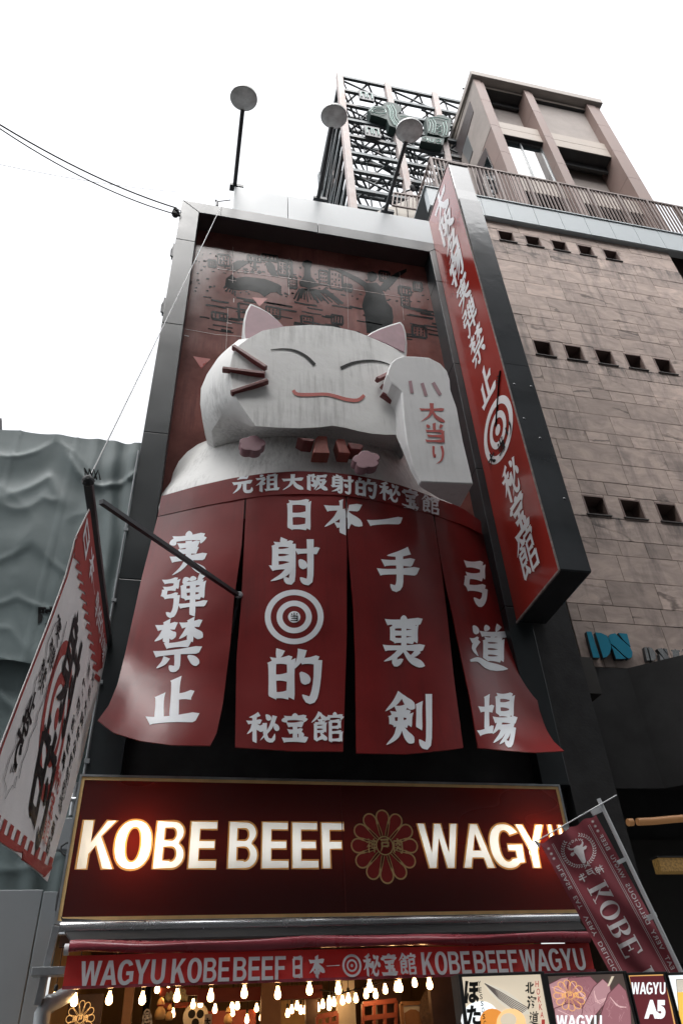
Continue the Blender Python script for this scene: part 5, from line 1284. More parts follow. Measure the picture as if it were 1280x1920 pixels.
b = M['ink']
for i, ch in enumerate('道頓堀新世界'):
    px, py = lerp(166, 119, i/5), lerp(1255, 1428, i/5); bglyph(b, ch, px, py, .155, .24)
for i, ch in enumerate('元祖大阪府公認射的場一号店'):
    px, py = lerp(174, 90, i/12), lerp(1272, 1585, i/12); bglyph(b, ch, px, py, .145, .22)
b = M['ink_red']
for i, ch in enumerate('秘宝館'): bglyph(b, ch, lerp(108, 84, i/2), lerp(1462, 1556, i/2), .21, .28)

# ================================================================== RIGHT FLAG
FY = 6.6
fl_ = thing('shop_flag', 'burgundy banner flag seen from behind on a white pole, its print mirrored', 'flag', tuple(at(1120, 1508, FY)))
O2 = (1013, 1583); UA = (.887, -.461); UD = (.475, .880)
def fp_(s, t): return (O2[0]+UA[0]*s+UD[0]*t, O2[1]+UA[1]*s+UD[1]*t)
def fw(s, t, off=0):
    return at(*fp_(s, t), FY+.025*math.sin(s*.045+t*.012)*min(1, t/80)+.015*math.sin(s*.11-t*.03)-off)
G = [[fw(117*i/24+(0 if i else 0), -2+4*math.sin(i*.9)*(1 if j == 0 else 0)*.6+360*j/60) for i in range(25)] for j in range(61)]
fc = MB().sheet(G, (0, .004, 0)); fco = fc.build('flag_cloth', M['flag'], fl_, smooth=70)
a, c = at(1118, 1503, FY), at(1282, 1850, FY); a0 = at(1116.5, 1500.5, FY)
MB().tube([a0-Vector((0, .05, 0)), c+(c-a)*.8-Vector((0, .05, 0))], .019, 12).build('pole', M['pole_white'], fl_, smooth=50)
MB().tube([at(1155, 1491, FY-.08), at(1002, 1579, FY-.02)], .006, 8).build('crossbar', M['pole_white'], fl_, smooth=50)
for P in ([(1106, 1518), (1122, 1508), (1128, 1522), (1113, 1529)], [(1054, 1550), (1060, 1545), (1066, 1553), (1060, 1558)], [(1002, 1576), (1012, 1580), (1011, 1589)], [(1155, 1614), (1172, 1606), (1176, 1613), (1160, 1621)], [(1212, 1716), (1228, 1710), (1232, 1719), (1216, 1727)]):
    MB().prism([at(*p, FY-.04) for p in P], (0, .02, 0)).build('loop', M['pole_white'], fl_)
def fdec(b, V, F, o=.008):
    V, F = tess(V, F, 9); b.add([fw(x, y, o+z*.0005) for x, y, z in V], F)
b = MB()
for s in (18.4, 21.2, 95.0, 98.0): fdec(b, *strip([(s, 9), (s, 358)], .8))
b.build('line_print', M['flag_print'], fl_, fix=False)
def ftext(word, s0, t0, s1, t1, mode):
    """mode 0: reads downwards with tops to the left; mode 1: reads upwards with tops to the right"""
    V, F, a_ = font(word, .012, 1.15); b = MB()
    fdec(b, [((s1-(s1-s0)*y if mode == 0 else s0+(s1-s0)*y), (t0+(t1-t0)*x if mode == 0 else t1-(t1-t0)*x), 0) for x, y, z in V], F); b.build('flag_lettering', M['flag_print'], fl_, fix=False)
for wd, t0, t1 in (('PLEASE', 50, 101), ('EAT', 116, 142), ('VERY', 157, 200), ('DELICIOUS', 213, 300), ('WAGYU', 313, 352)): ftext(wd, 5.5, t0, 13.5, t1, 0)
for wd, t0, t1 in (('BEEF', 36, 68), ('WAGYU', 80, 128), ('DELICIOUS', 140, 226), ('VERY', 238, 281), ('EAT', 294, 322), ('PLEASE', 334, 356)): ftext(wd, 103, t0, 111, t1, 1)
b = MB()
for (s, t) in ((9, 14), (9, 25), (9, 35), (106, 7), (106, 17), (106, 27)):
    b = MB()
    for k in range(4):
        q = k*math.pi/4; fdec(b, *strip([(s-3*math.cos(q), t-3*math.sin(q)), (s+3*math.cos(q), t+3*math.sin(q))], .9, k))
    b.build('star_print', M['flag_print'], fl_, fix=False)
# laurel wreath and bull's head
b = MB(); cs, ct = 57, 43
for k in range(34):
    q = rad(118)+rad(304)*k/33+math.pi*.0; q = -math.pi/2+rad(34)+rad(292)*k/33
    s, t = cs+29.5*math.cos(q), ct+29.5*math.sin(q); dr = 1 if k < 17 else -1
    for e in (-1, 1):
        an_ = q-dr*math.pi/2*1.0+e*.75*dr*(-1); l = 5.6
        P = [(s, t), (s+l*.5*math.cos(an_)-1.3*math.sin(an_), t+l*.5*math.sin(an_)+1.3*math.cos(an_)), (s+l*math.cos(an_), t+l*math.sin(an_)), (s+l*.5*math.cos(an_)+1.3*math.sin(an_), t+l*.5*math.sin(an_)-1.3*math.cos(an_))]
        fdec(b, *poly2(P, (k % 3)+3*(e > 0)))
fdec(b, *strip([(cs-6, ct+36), (cs+5, ct+28)], 1.3)); fdec(b, *strip([(cs+6, ct+36), (cs-5, ct+28)], 1.3, 1))
b.build('wreath_print', M['flag_print'], fl_, fix=False)
def fz(x, y):
    dx, dy = 980+.2344*x-O2[0], 1480+.2344*y-O2[1]; return (dx*UA[0]+dy*UA[1], dx*UD[0]+dy*UD[1])
b = MB()
fdec(b, *poly2([fz(*p) for p in [(398, 468), (425, 447), (458, 446), (482, 462), (480, 492), (488, 540), (497, 572), (488, 592), (466, 588), (448, 560), (426, 525), (402, 502)]]))
fdec(b, *poly2([fz(*p) for p in [(352, 466), (362, 482), (382, 488), (404, 480), (408, 468), (385, 472), (368, 468)]], 1))
fdec(b, *poly2([fz(*p) for p in [(446, 448), (462, 432), (468, 402), (478, 424), (474, 448), (460, 462)]], 2))
fdec(b, *poly2([fz(*p) for p in [(404, 500), (382, 504), (372, 524), (388, 536), (406, 524)]], 3))
fdec(b, *poly2([fz(*p) for p in [(476, 458), (494, 446), (506, 452), (498, 474), (480, 482)]], 4))
b.build('bull_print', M['flag_print'], fl_, fix=False)
V, F, a_ = font('WAGYU', .02, 1.3); b = MB()
fdec(b, [(cs-(19-9*y*0)*math.cos(-math.pi/2+(x-.5)*-1.7+math.pi)*0+cs*0+(18+5*y)*math.sin(-(x-.5)*1.75), ct-(18+5*y)*math.cos((x-.5)*1.75), 0) for x, y, z in V], F); b.build('flag_lettering', M['flag_print'], fl_, fix=False)
for ch, s, t in (('牛', 39.5, 92), ('戸', 57, 91), ('神', 74.5, 93)):
    b = MB(); V, F = glyph(ch, 1.25); fdec(b, [(s+8.5-17*x, t+8.5-17*y, z) for x, y, z in V], F); b.build('flag_lettering', M['flag_print'], fl_, fix=False)
# big serif letters, reading downwards, tops to the left
def serif(polys, t0, t1, s0=37, s1=74):
    b = MB()
    for i, P in enumerate(polys): fdec(b, *poly2([(s1-(s1-s0)*y, t0+(t1-t0)*x) for x, y in P], i % 6))
    b.build('big_flag_lettering', M['flag_print'], fl_, fix=False)
R_ = lambda x0, y0, x1, y1: [(x0, y0), (x1, y0), (x1, y1), (x0, y1)]
def arc(cx, cy, rx0, ry0, rx1, ry1, a0, a1, n=14):
    """list of quads of a thick-thin stroke between two ellipses"""
    out = []
    for k in range(n):
        p, q = lerp(a0, a1, k/n), lerp(a0, a1, (k+1)/n)
        out.append([(cx+rx1*math.cos(p), cy+ry1*math.sin(p)), (cx+rx1*math.cos(q), cy+ry1*math.sin(q)), (cx+rx0*math.cos(q), cy+ry0*math.sin(q)), (cx+rx0*math.cos(p), cy+ry0*math.sin(p))])
    return out
def arcs(b_, *a):
    for P in arc(*a): b_.append(P)
serif([R_(.12, 0, .36, 1), R_(0, 0, .48, .05), R_(0, .95, .48, 1), [(.36, .38), (.36, .46), (.80, .95), (.86, .95)], [(.46, .52), (.60, .66), (1.0, .05), (.72, .05)], R_(.62, 0, 1.05, .05), R_(.66, .95, .98, 1)], 113, 148)
q = []; arcs(q, .5, .5, .27, .44, .5, .5, 0, 2*math.pi, 36); serif(q, 151, 188)
q = [R_(.12, 0, .36, 1), R_(0, 0, .5, .05), R_(0, .95, .5, 1), R_(.36, .5, .55, .55)]
for P in arc(.5, .76, .13, .19, .38, .24, -math.pi/2, math.pi/2)+arc(.52, .265, .18, .215, .46, .265, -math.pi/2, math.pi/2): q.append(P)
serif(q, 191, 227)
serif([R_(.12, 0, .36, 1), R_(0, 0, .95, .05), R_(0, .95, .92, 1), R_(.36, .48, .65, .53), [(.6, .36), (.66, .36), (.66, .66), (.6, .66)], [(.95, .05), (.80, .05), (.9, .3), (.97, .3)], [(.92, .95), (.78, .95), (.86, .74), (.93, .74)]], 230, 267)
q = [R_(.12, 0, .36, 1), R_(0, 0, .5, .05), R_(0, .95, .5, 1), R_(.36, .5, .55, .55)]
serif(q+arc(.5, .76, .13, .19, .38, .24, -math.pi/2, math.pi/2)+arc(.52, .265, .18, .215, .46, .265, -math.pi/2, math.pi/2), 296, 333)

# ================================================================== BACKLIT MENU BOARDS
NY = 5.9
def board(label, x0, x1, ytop, m):
    """a cabinet with its own lit face; x0..x1 are pixels along the top"""
    a, c = at(x0, ytop, NY), at(x1, ytop, NY)
    t = thing('menu_board', label, 'menu board', (a.x, NY, 0), 'backlit menu boards along the bottom edge')
    b = MB(); z1 = a.z+.018
    b.box(a.x-.028, c.x+.028, NY+.03, NY+.16, .35, z1); b.box(a.x-.028, a.x, NY-.01, NY+.03, .35, z1); b.box(c.x, c.x+.028, NY-.01, NY+.03, .35, z1); b.box(a.x, c.x, NY-.01, NY+.03, a.z, z1); b.box(a.x, c.x, NY-.01, NY+.03, .35, .42)
    b.build('cabinet', M['canopy'], t, bevel=.004)
    b = MB(); b.box(a.x+.05, a.x+.1, NY+.05, NY+.1, 0, .35); b.box(c.x-.1, c.x-.05, NY+.05, NY+.1, 0, .35); b.build('leg', M['pole'], t)
    f = MB().box(a.x, c.x, NY+.006, NY+.03, .42, a.z).build('lit_face', m, t)
    return t, f, a, c
def px3(x, y): return (850+.336*x, 1780+.336*y)
class Art:
    def __init__(s, parent): s.p = parent; s.l = 0
    def poly(s, pts, m, name='print', k=px3):
        s.l += 1; MB().add([at(*k(*p), NY+.004-.0004*s.l) for p in pts], [tuple(range(len(pts)))]).build(name, m, s.p, fix=False)
    def strips(s, lines, wd, m, name='print', k=px3):
        s.l += 1; b = MB()
        for i, L in enumerate(lines):
            V, F = strip([k(*p) for p in L], wd); b.add([at(x, y, NY+.004-.0004*s.l-.00003*i) for x, y, z in V], F)
        b.build(name, m, s.p, fix=False)
    def word(s, w_, x0, y0, x1, y1, m, bold=.04, name='lettering', sh=0, k=px3):
        s.l += 1; V, F = sans(w_) if w_ == 'WAGYU' else (font(w_, bold)[:2] if w_ not in BR else glyph(w_, 1.25))
        q = (k(x0, y1), k(x1, y1), k(x1+sh, y0), k(x0+sh, y0)); V = warp(V, q)
        MB().add([at(x, y, NY+.004-.0004*s.l-z*.00004) for x, y, z in V], F).build(name, m, s.p, fix=False)
M['lit_cream'] = lightbox('lit_cream_print', (.60, .52, .40), .42); M['lit_meat'] = lightbox('lit_dark_print', (.10, .075, .065), .3)
M['lit_maroon'] = lightbox('lit_maroon_print', (.12, .022, .028), .35); M['lit_white'] = lightbox('lit_white_print', (.70, .74, .76), .55)
M['lit_pink'] = lightbox('lit_pink_meat_print', (.30, .13, .15), .4); M['lit_pink2'] = lightbox('lit_pale_meat_print', (.42, .23, .25), .4)
M['lit_fold'] = lightbox('lit_beef_shadow_print', (.13, .05, .06), .35); M['lit_fold2'] = lightbox('lit_beef_fat_print', (.62, .42, .42), .42)
M['lit_shell'] = lightbox('lit_shell_print', (.60, .55, .46), .4); M['lit_shell_dark'] = lightbox('lit_shell_rib_print', (.16, .13, .12), .2)
M['lit_egg'] = lightbox('lit_scallop_print', (.80, .52, .24), .45); M['lit_orange'] = lightbox('lit_orange_print', (.72, .27, .05), .4); M['lit_gold'] = lightbox('lit_gold_print', (.75, .42, .14), .4)
M['lit_beer'] = lightbox('lit_beer_print', (.75, .45, .08), .5); M['lit_black'] = pmat('lit_board_black', (.02, .02, .02), .4); M['lit_red'] = lightbox('lit_red_print', (.42, .05, .04), .3)
t, f, a, c = board('cream lit board with a scallop shell and black brush lettering', 44, 0, 0, M['lit_cream']) if False else board('cream lit board with a scallop shell and black brush lettering', px3(45, 150)[0], px3(487, 150)[0], px3(45, 154)[1], M['lit_cream'])
A = Art(f)
A.poly([(170, 185), (230, 205), (300, 235), (360, 280), (410, 330), (425, 360), (350, 370), (260, 300), (200, 240)], M['lit_shell'], 'shell_print')
A.strips([[(172, 190), (250, 240+8*i), (330, 290+10*i), (410-8*i, 335+6*i)] for i in range(-1, 5)], 1.6, M['lit_shell_dark'], 'shell_print')
A.poly([(150+110*math.cos(q), 400+112*math.sin(q)) for q in [i*math.pi/10 for i in range(20)]][10:]+[(400, 460), (60, 460)], M['lit_white'], 'shell_print')
A.poly([(215+70*math.cos(q), 400+70*math.sin(q)) for q in [i*math.pi/10 for i in range(20)]], M['lit_orange'], 'roe_print')
A.poly([(320+82*math.cos(q), 412+82*math.sin(q)) for q in [i*math.pi/12 for i in range(24)]], M['lit_egg'], 'scallop_print')
A.poly([(305+45*math.cos(q), 395+40*math.sin(q)) for q in [i*math.pi/12 for i in range(24)]], M['lit_cream'], 'scallop_print')
A.word('ほ', 60, 175, 142, 302, M['lit_black'], .05); A.word('た', 72, 312, 152, 425, M['lit_black'], .05)
A.word('北', 396, 178, 450, 250, M['lit_black']); A.word('海', 408, 258, 462, 336, M['lit_black'], .05); A.word('道', 420, 345, 474, 420, M['lit_black'])
for i, ch in enumerate('YESSOSC'): A.word(ch, 136+5*i, 176+37*i, 150+5*i, 205+37*i, M['lit_black'], .01)
for i, ch in enumerate('HOKKAI'): A.word(ch, 455+7*i, 176+43*i, 473+7*i, 210+43*i, M['lit_red'], .01)
t, f, a, c = board('lit board with pale pink sliced beef and a gold flower crest', px3(522, 0)[0], px3(948, 0)[0], px3(522, 150)[1], M['lit_meat'])
A = Art(f)
rn = random.Random(3)
for i, P in enumerate(([(520, 200), (600, 160), (680, 150), (740, 190), (700, 300), (560, 380), (540, 300)], [(640, 160), (760, 150), (800, 190), (760, 330), (690, 400), (620, 300)], [(780, 210), (830, 165), (870, 200), (880, 260), (820, 330), (740, 430), (680, 430), (720, 320)], [(860, 250), (920, 190), (960, 230), (985, 330), (990, 430), (800, 430), (830, 330)], [(560, 330), (640, 300), (720, 330), (700, 430), (570, 430)])):
    A.poly(P, M['lit_pink'] if i % 2 else M['lit_pink2'], 'beef_print')
    cx, cy = sum(p[0] for p in P)/len(P), sum(p[1] for p in P)/len(P); L = []
    for k in range(16):
        x, y = cx+rn.uniform(-55, 55), cy+rn.uniform(-60, 60); L.append([(x, y), (x+rn.uniform(-14, 14), y+rn.uniform(6, 22)), (x+rn.uniform(-20, 20), y+rn.uniform(20, 40))])
    A.strips(L, .7, M['lit_pink2'] if i % 2 else M['lit_pink'], 'marbling_print'); A.strips([P+P[:1]], 1.6, M['lit_fold'], 'fold_print')
    A.strips([[(lerp(P[0][0], cx, .25+.2*g_), lerp(P[0][1], cy, .25+.2*g_)), (cx+12*g_, cy+6*g_), (lerp(P[3][0], cx, .3), lerp(P[3][1], cy, .3+.1*g_))] for g_ in range(3)], 1.3, M['lit_fold2'], 'fold_print')
A.poly([(880, 150), (895, 150), (868, 205), (856, 205)], M['lit_cream'], 'leek_print')
q0 = at(*px3(572, 348), NY); q1 = at(*px3(712, 168), NY)
crest(f, (q0.x, NY-.0005, q0.z), (q1.x-q0.x, 0, 0), (0, 0, q1.z-q0.z), (0, -1, 0), M['lit_gold'], .022, None, True, .003)
A.l = 20; A.word('WAGYU', 572, 368, 826, 440, M['lit_white'], .05)
t, f, a, c = board('narrow maroon lit board with large white capitals and a numeral', px3(972, 0)[0], px3(1176, 0)[0], px3(972, 146)[1], M['lit_maroon'])
A = Art(f)
A.strips([[(972, 148), (1176, 142)], [(1175, 142), (1238, 450)], [(975, 148), (1034, 450)]], 2.4, M['lit_gold'], 'border_print')
A.word('WAGYU', 990, 184, 1180, 250, M['lit_white'], .06); A.word('A5', 1062, 282, 1180, 388, M['lit_white'], .07)
t, f, a, c = board('white lit board with a beer glass at the right picture edge', px3(1188, 0)[0], px3(1560, 0)[0], px3(1188, 146)[1], M['lit_white'])
A = Art(f)
A.poly([(1240, 168), (1430, 160), (1455, 460), (1262, 460)], M['lit_shell'], 'glass_print'); A.poly([(1246, 240), (1436, 232), (1452, 460), (1264, 460)], M['lit_beer'], 'beer_print')
A.strips([[(1240, 168), (1262, 460)], [(1240, 168), (1430, 160)]], 1.0, M['lit_shell_dark'], 'glass_print')
A.poly([(1250+14*math.cos(k*math.pi/5)*(1 if k % 2 else .5), 402+14*math.sin(k*math.pi/5)*(1 if k % 2 else .5)) for k in range(10)], M['lit_red'], 'star_print')

# ================================================================== ENTRANCE UNDER THE STONE WALL
en = thing('entrance_canopy', 'black canopy and dark entrance below the sandstone wall', 'canopy', (8, 9.4, 5))
cz = 6.53
w0 = at(1088, 1249, 9.58); w1 = atz(1175, 1253, cz); w2 = atz(1285, 1226.5, cz); w2 = w1+(w2-w1)*1.6
P = [(6.0, 9.62), (w1.x, w1.y), (w2.x, w2.y), (16, w2.y), (16, 9.62)]
MB().prism([(x, y, cz) for x, y in P], (0, 0, -1.9)).build('canopy', M['canopy'], en)
b = MB(); b.box(5.9, 16.4, 11.2, 11.4, 0, 6.5); b.box(5.89, 6.0, 9.47, 11.2, 0, 6.5); b.build('entrance_wall', M['canopy'], en)
b = MB(); b.box(6.9, 14, 11.1, 11.19, 2.6, 4.3); b.build('wall_panel', M['canopy_panel'], en)
b = MB(); b.box(5.95, 6.2, 9.2, 9.56, 5.9, 6.5); b.build('bracket', M['canopy_panel'], en)
pc = [at(x, y, 8.6) for x, y in ((1194, 1541), (1225, 1539.5), (1260, 1536), (1300, 1533), (1360, 1533))]
tag(MB().tube(pc, .045, 10).build('copper_arc', M['copper'], smooth=50), 'curved copper-coloured lit tube in the dark entrance', 'light')
pc = [at(x, y, 8.6) for x, y in ((1176, 1542), (1185, 1541.5))]
tag(MB().tube(pc, .045, 10).build('copper_stub', M['copper'], smooth=50), 'short copper-coloured lit stub beside the longer tube', 'light')
t = thing('gold_lantern', 'small rectangular lantern glowing gold in the dark entrance', 'lantern', tuple(at(1260, 1640, 8.9)))
q0, q1 = at(1240, 1635, 8.9), at(1284, 1608, 8.9); MB().box(q0.x, q1.x, 8.9, 9.05, q0.z, q1.z).build('lantern_body', M['lantern'], t, bevel=.01)
MB().box(q0.x-.01, q1.x+.01, 8.89, 9.06, q1.z, q1.z+.02).build('lantern_cap', M['canopy'], t)

# teal letters and chrome letters on the stone
ds = thing('letter_sign', 'large teal-blue stencil letters standing off the sandstone', 'sign', tuple(at(1140, 1210, 9.55)))
def zq(x, y): return (940+.2656*x, 920+.2656*y)
def dsl(polys, name, m, m2, k, parent, th=.07):
    o = None
    for P in polys:
        f0 = [at(*k(*p), 9.5) for p in P]
        if o is None: o = MB().prism([p+Vector((0, .006, 0)) for p in f0], (0, th, 0)).build(name, m2, parent)
        else: MB().prism([p+Vector((0, .006, 0)) for p in f0], (0, th, 0)).build('return', m2, o)
        MB().prism(f0, (0, .005, 0)).build('face', m, o)
dsl([[(597, 994), (632, 994), (692, 1178), (645, 1178)], [(660, 1000), (700, 1004), (740, 1022), (764, 1058), (772, 1110), (762, 1150), (740, 1174), (716, 1180)]], 'letter', M['ds_blue'], M['ds_side'], zq, ds)
dsl([[(760, 1072), (752, 1042), (762, 1014), (800, 1006), (838, 1046), (905, 1104), (922, 1140), (918, 1176), (894, 1186), (860, 1160), (800, 1102)], [(822, 1004), (884, 1010), (908, 1100), (860, 1056)], [(772, 1090), (812, 1126), (876, 1186), (806, 1188)]], 'letter', M['ds_blue'], M['ds_side'], zq, ds)
dc = thing('letter_sign', 'small chrome letters right of the teal-blue ones', 'sign', tuple(at(1250, 1225, 9.55)))
dsl([[(1004, 1104), (1022, 1104), (1044, 1198), (1024, 1198)], [(1032, 1104), (1060, 1112), (1084, 1150), (1086, 1186), (1070, 1200), (1054, 1198)]], 'letter', M['chrome'], M['ds_side'], zq, dc)
dsl([[(1096, 1116), (1128, 1110), (1190, 1186), (1178, 1202), (1150, 1190)], [(1140, 1112), (1166, 1118), (1176, 1160)], [(1110, 1150), (1150, 1196), (1120, 1200)]], 'letter', M['chrome'], M['ds_side'], zq, dc)
for ch, x0, y0, x1, y1 in (('直', 1200, 1116, 1268, 1192), ('営', 1276, 1116, 1345, 1190)):
    V, F = font(ch, .04)[:2]; q = rect(*zq(x0, y0), *zq(x1, y1), 1, -3); b = MB(); b.add([at(x, y, 9.45) for x, y, z in warp(V, q)], F); o = b.build('letter', M['chrome'], dc, fix=False)

# ================================================================== SHOP INTERIOR
room = thing('shop_interior', 'warm lit open shop front with ochre walls, red beams and wooden pillars', 'shop interior', (2, 11, 0))
b = MB(); b.box(-1.0, 5.2, 15.0, 15.1, 0, 3.2); b.box(-1.04, -.98, 9.3, 15, 0, 3.2); b.box(4.55, 4.65, 9.6, 15, 0, 3.2); b.build('wall', M['ochre'], room)
b = MB(); b.box(-1.0, 5.2, 9.25, 15, 3.2, 3.24); b.build('ceiling', M['wood_dark'], room)
b = MB(); b.box(-1.0, 5.2, 9.0, 15, .004, .03); b.build('floor', M['wood_dark'], room)
b = MB(); b.box(-1.0, 5.2, 9.2, 9.3, 2.75, 3.2); b.build('header_beam', M['wood_dark'], room)
def ibox(x0, y0, x1, y1, Y, m, name, th=.1, parent=room):
    a, c = at(x0, y1, Y), at(x1, y0, Y); return MB().box(a.x, c.x, Y, Y+th, min(a.z, c.z), max(a.z, c.z)).build(name, m, parent, bevel=.004)
ibox(370, 1846, 604, 1880, 10.6, M['room_red'], 'beam', .12); ibox(300, 1850, 372, 1868, 10.4, M['room_red'], 'beam')
ibox(215, 1840, 248, 2100, 9.6, M['wood_dark'], 'pillar'); ibox(226, 1840, 236, 2100, 9.55, M['wood'], 'pillar')
ibox(486, 1840, 526, 2100, 10.2, M['wood'], 'pillar'); ibox(576, 1862, 596, 2100, 11.5, M['wood_dark'], 'pillar'); ibox(640, 1838, 664, 2100, 11.2, M['paper'], 'pillar'); ibox(720, 1838, 750, 2100, 10.6, M['wood_dark'], 'pillar')
ibox(830, 1830, 858, 2100, 9.5, M['wood_dark'], 'pillar')
ibox(250, 1836, 480, 1848, 11.5, M['wood_dark'], 'beam'); ibox(300, 1878, 370, 1890, 12, M['room_red'], 'beam')
ibox(372, 1892, 480, 2000, 12.5, M['room_red'], 'back_panel'); ibox(526, 1872, 640, 2000, 13, M['ochre'], 'back_panel')
for lab, (x0, y0, x1, y1), Y in (('red wooden display rack high on the shop wall, larger right one', (680, 1880, 742, 1960), 10.4), ('small red wooden display rack behind the larger one', (594, 1904, 632, 1960), 11.0)):
    t = thing('display_rack', lab, 'rack', tuple(at(x0, y1, Y)), 'display racks in the shop')
    for k in range(4):
        y = lerp(y0, y1, k/3); MB().bar(at(x0, y+3, Y), at(x1, y-4, Y), .05, .05).build('shelf', M['shelf_red'], t)
    for k in range(4):
        x = lerp(x0, x1, k/3); MB().bar(at(x, y0+3-7*k/3, Y), at(x, y1+3-7*k/3, Y), .035).build('upright', M['shelf_red'], t)
t = thing('straw_hat', 'dark woven straw hat hung on the shop wall with a pale mask in it', 'hat', tuple(at(832, 1895, 9.75)))
c = at(834, 1900, 9.75); MB().lathe(c, (0, -1, .1), [(.30, -.04), (.31, 0), (.22, .05), (.12, .14), (.02, .17)], 28).build('brim', M['straw'], t, smooth=40)
MB().lathe(c+Vector((-.06, -.15, .05)), (-.3, -1, .0), [(.09, -.02), (.085, .02), (.05, .05), (.01, .06)], 14).build('mask', M['wood'], t, smooth=50)
t = thing('wall_picture', 'framed pale picture on the ochre wall left of the straw hat', 'picture', tuple(at(778, 1905, 9.9)))
b = MB(); q0, q1 = at(757, 1960, 9.9), at(806, 1880, 9.9); b.box(q0.x, q1.x, 9.9, 9.93, q0.z, q1.z); b.build('picture', M['paper'], t)
b = MB(); b.bar((q0.x, 9.89, q1.z), (q1.x, 9.89, q1.z), .04); b.bar((q0.x, 9.89, q0.z), (q0.x, 9.89, q1.z), .04); b.build('picture_frame', M['wood'], t)
b = MB(); m_ = at(775, 1915, 9.895); b.add([m_+Vector((.12*math.cos(k*.6)*(1+.2*math.sin(k*2)), 0, .12*math.sin(k*.6))) for k in range(10)], [tuple(range(10))]); b.build('picture_motif', M['wood'], t, fix=False)
t = thing('crest_panel', 'brown shop panel with an outlined gold flower crest behind the leftmost bulbs', 'sign', tuple(at(150, 1905, 9.4)))
q0, q1 = at(112, 1990, 9.4), at(196, 1862, 9.4); o = MB().box(q0.x, q1.x, 9.4, 9.44, q0.z, q1.z).build('panel', M['wood_dark'], t, bevel=.006)
q0, q1 = at(119, 1946, 9.4), at(182, 1875, 9.4); crest(o, (q0.x, 9.4, q0.z), (q1.x-q0.x, 0, 0), (0, 0, q1.z-q0.z), (0, -1, 0), M['lit_gold'], .02, None, True, .004)
t = thing('round_crest', 'round white shop emblem with three commas on a dark panel', 'sign', tuple(at(367, 1905, 11.5)))
c = at(367, 1907, 11.5); MB().lathe(c, (0, -1, 0), [(.16, 0), (.16, .02), (.15, .025)], 26).build('disc', M['paper'], t, smooth=30)
b = MB()
for k in range(3):
    q = k*2*math.pi/3+.5; P = [(.062*math.cos(q)+.048*math.cos(v), .062*math.sin(q)+.048*math.sin(v)) for v in [i*.52 for i in range(12)]]
    b.add([(c.x+x, c.y-.03, c.z+z) for x, z in P], [tuple(range(12))])
b.build('comma', M['ink'], t, fix=False)
t = thing('hanging_placard', 'white placard with one black character hung in the shop', 'placard', tuple(at(390, 1918, 10.9)))
q0, q1 = at(381, 1960, 10.9), at(398, 1901, 10.9); o = MB().box(q0.x, q1.x, 10.9, 10.93, q0.z, q1.z).build('board', M['paper'], t)
V, F = glyph('大', 1.3); MB().add([at(x, y, 10.895-z*.0005) for x, y, z in warp(V, rect(383, 1908, 396, 1924))], F).build('placard_lettering', M['ink'], o, fix=False)
t = thing('noren_cloth', 'black hanging cloth with white crests beside the wooden pillar', 'curtain', tuple(at(275, 1890, 9.7)))
q0, q1 = at(258, 1990, 9.7), at(286, 1845, 9.7); G = [[Vector((lerp(q0.x, q1.x, i/10), 9.7+.02*math.sin(i*1.3), lerp(q1.z, q0.z, j/6))) for i in range(11)] for j in range(7)]
o = MB().sheet(G, (0, .006, 0)).build('cloth', M['ink'], t, smooth=60)
b = MB()
for y, r in ((1899, .035), (1908, .05), (1918, .055)):
    c = at(276, y, 9.66); V, F = ring(c.x, c.z, r*.6, r, 16); b.add([(x, 9.66, z) for x, z, q in V], F)
b.build('cloth_print', M['paper'], o, fix=False)
for lab, px, py, Y, s in (('gold lucky ornament with red trim, left one on the shop shelf', 301, 1893, 10.6, .6), ('gold lucky ornament, right one near the red beam', 428, 1905, 11.2, .5), ('small orange ornament beside the gold lucky figure', 318, 1900, 10.8, .45)):
    t = thing('ornament', lab, 'ornament', tuple(at(px, py, Y)), 'ornaments inside the shop'); c = at(px, py, Y)
    MB().lathe(c+Vector((0, 0, -.16*s)), (0, 0, 1), [(.08*s, 0), (.11*s, .05*s), (.10*s, .14*s), (.05*s, .2*s), (.075*s, .26*s), (.05*s, .33*s), (.01, .36*s)], 16).build('figure', M['gold'], t, smooth=60)
    MB().lathe(c+Vector((0, 0, .05*s)), (0, 0, 1), [(.06*s, 0), (.085*s, .02*s), (.06*s, .04*s)], 14).build('collar', M['room_red'], t, smooth=50)
t = thing('glass_chandelier', 'cluster of clear glass pieces glinting between the front bulbs', 'chandelier', tuple(at(335, 1862, 9.6)))
for k in range(9):
    c = at(312+random.uniform(0, 44), 1856+random.uniform(0, 14), 9.6+random.uniform(0, .2)); MB().lathe(c, (random.uniform(-1, 1), random.uniform(-1, 1), 1), [(.005, -.05), (.03, -.01), (.022, .03), (.004, .06)], 6).build('crystal', M['lantern'], t)

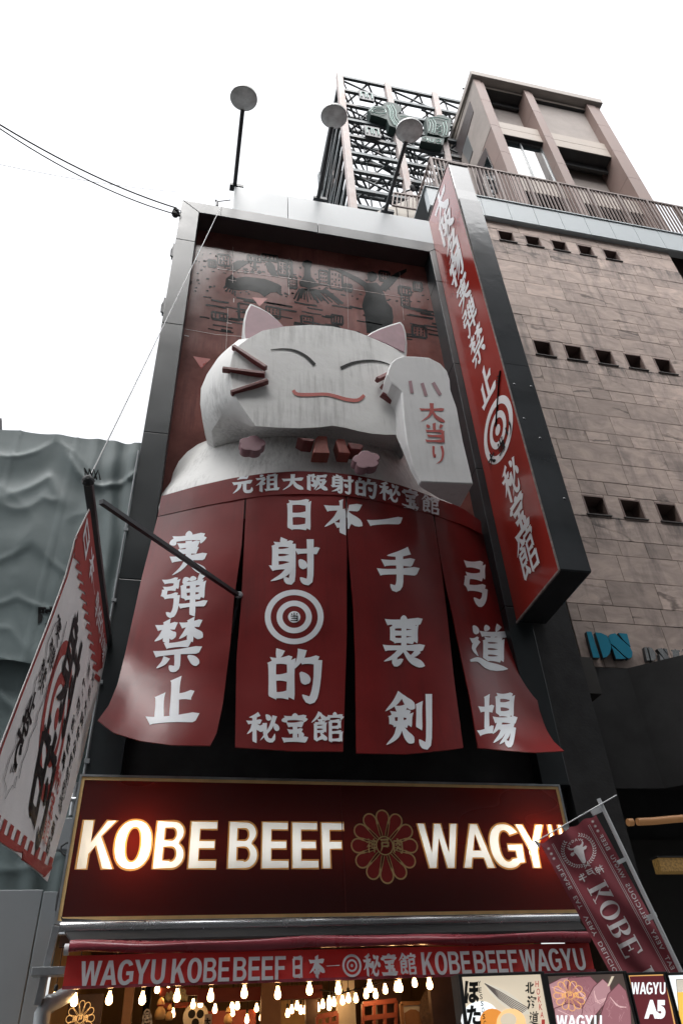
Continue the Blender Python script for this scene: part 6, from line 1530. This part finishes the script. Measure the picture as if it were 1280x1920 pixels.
# lit filament bulbs: one built, the rest copied
FRONT = [(101.7, 1876), (139.7, 1877), (205, 1874), (267, 1874), (332, 1869), (395, 1868.5), (458, 1862), (520.7, 1864), (580, 1856), (634, 1855), (693, 1851), (749, 1851), (805, 1846)]
BACK = [(295, 1855, 10.4), (315, 1862, 10.6), (362, 1884, 11.2), (376, 1882, 11.2), (403, 1893, 11.6), (435, 1888, 11.4), (445, 1886, 11.0), (436, 1899, 12), (490, 1908, 12.2), (481, 1891, 12.5), (547, 1894, 12), (539, 1901, 12.4), (557, 1887, 11.6), (564, 1895, 12), (572, 1895, 12.3), (596, 1890, 11.6), (605, 1884, 11.4), (617, 1878, 11), (626, 1880, 11), (617, 1888, 11.8), (642, 1877, 10.8), (653, 1873, 10.6), (667, 1873, 10.6), (686, 1865, 10.2), (704, 1865, 10.2), (722, 1856, 9.9), (743, 1852, 9.6), (777, 1843, 9.3), (352, 1906, 12), (324, 1901, 11.5), (463, 1912, 12)]
ORD = 'first second third fourth fifth sixth seventh eighth ninth tenth eleventh twelfth thirteenth fourteenth fifteenth sixteenth seventeenth eighteenth nineteenth twentieth'.split()+['twenty-'+w_ for w_ in 'first second third fourth fifth sixth seventh eighth ninth'.split()]+['thirtieth', 'thirty-first', 'thirty-second', 'thirty-third']
proto = thing('light_bulb', '', 'light bulb', (0, 0, 0), '')
MB().lathe((0, 0, 0), (0, 0, 1), [(.006, -.052), (.022, -.047), (.034, -.032), (.038, -.01), (.035, .012), (.024, .042), (.017, .062), (.016, .08)], 16).build('glass', M['bulb'], proto, smooth=60)
MB().lathe((0, 0, 0), (0, 0, 1), [(.02, .078), (.022, .082), (.022, .135), (.012, .15)], 12).build('socket', M['socket'], proto, smooth=40)
MB().tube([(0, 0, .15), (.006, 0, .3), (0, 0, .55)], .005, 5).build('cord', M['socket'], proto)
first = True
def bulb(p, label, group, sc_=1.0):
    global first
    if first: o = proto; o.location = p; first = False; o['label'] = label
    else: o = copy_tree(proto, p, label)
    o['group'] = group; o.scale = (sc_,)*3
near = ['the first W', 'the first A', 'the first G', 'the first Y', 'the first K', 'the first O', 'the first B']
for i, (px, py) in enumerate(sorted(FRONT)):
    bulb(at(px, py, 8.85), f'lit filament bulb, {ORD[i]} from the left in the front row under the red valance', 'bulbs in the front row under the valance', .88)
for i, (px, py, Y) in enumerate(sorted(BACK)):
    bulb(at(px, py, Y), f'lit filament bulb, {ORD[i]} from the left among those deeper inside the shop', 'bulbs deeper inside the shop', .8)
tag(MB().tube([at(600, 1856, 10.4), at(640, 1862, 10.6), at(680, 1852, 10.2), at(715, 1842, 9.6)], .008, 5).build('festoon_cable', M['socket']), 'dark festoon cable that carries the inner bulbs', 'cable')
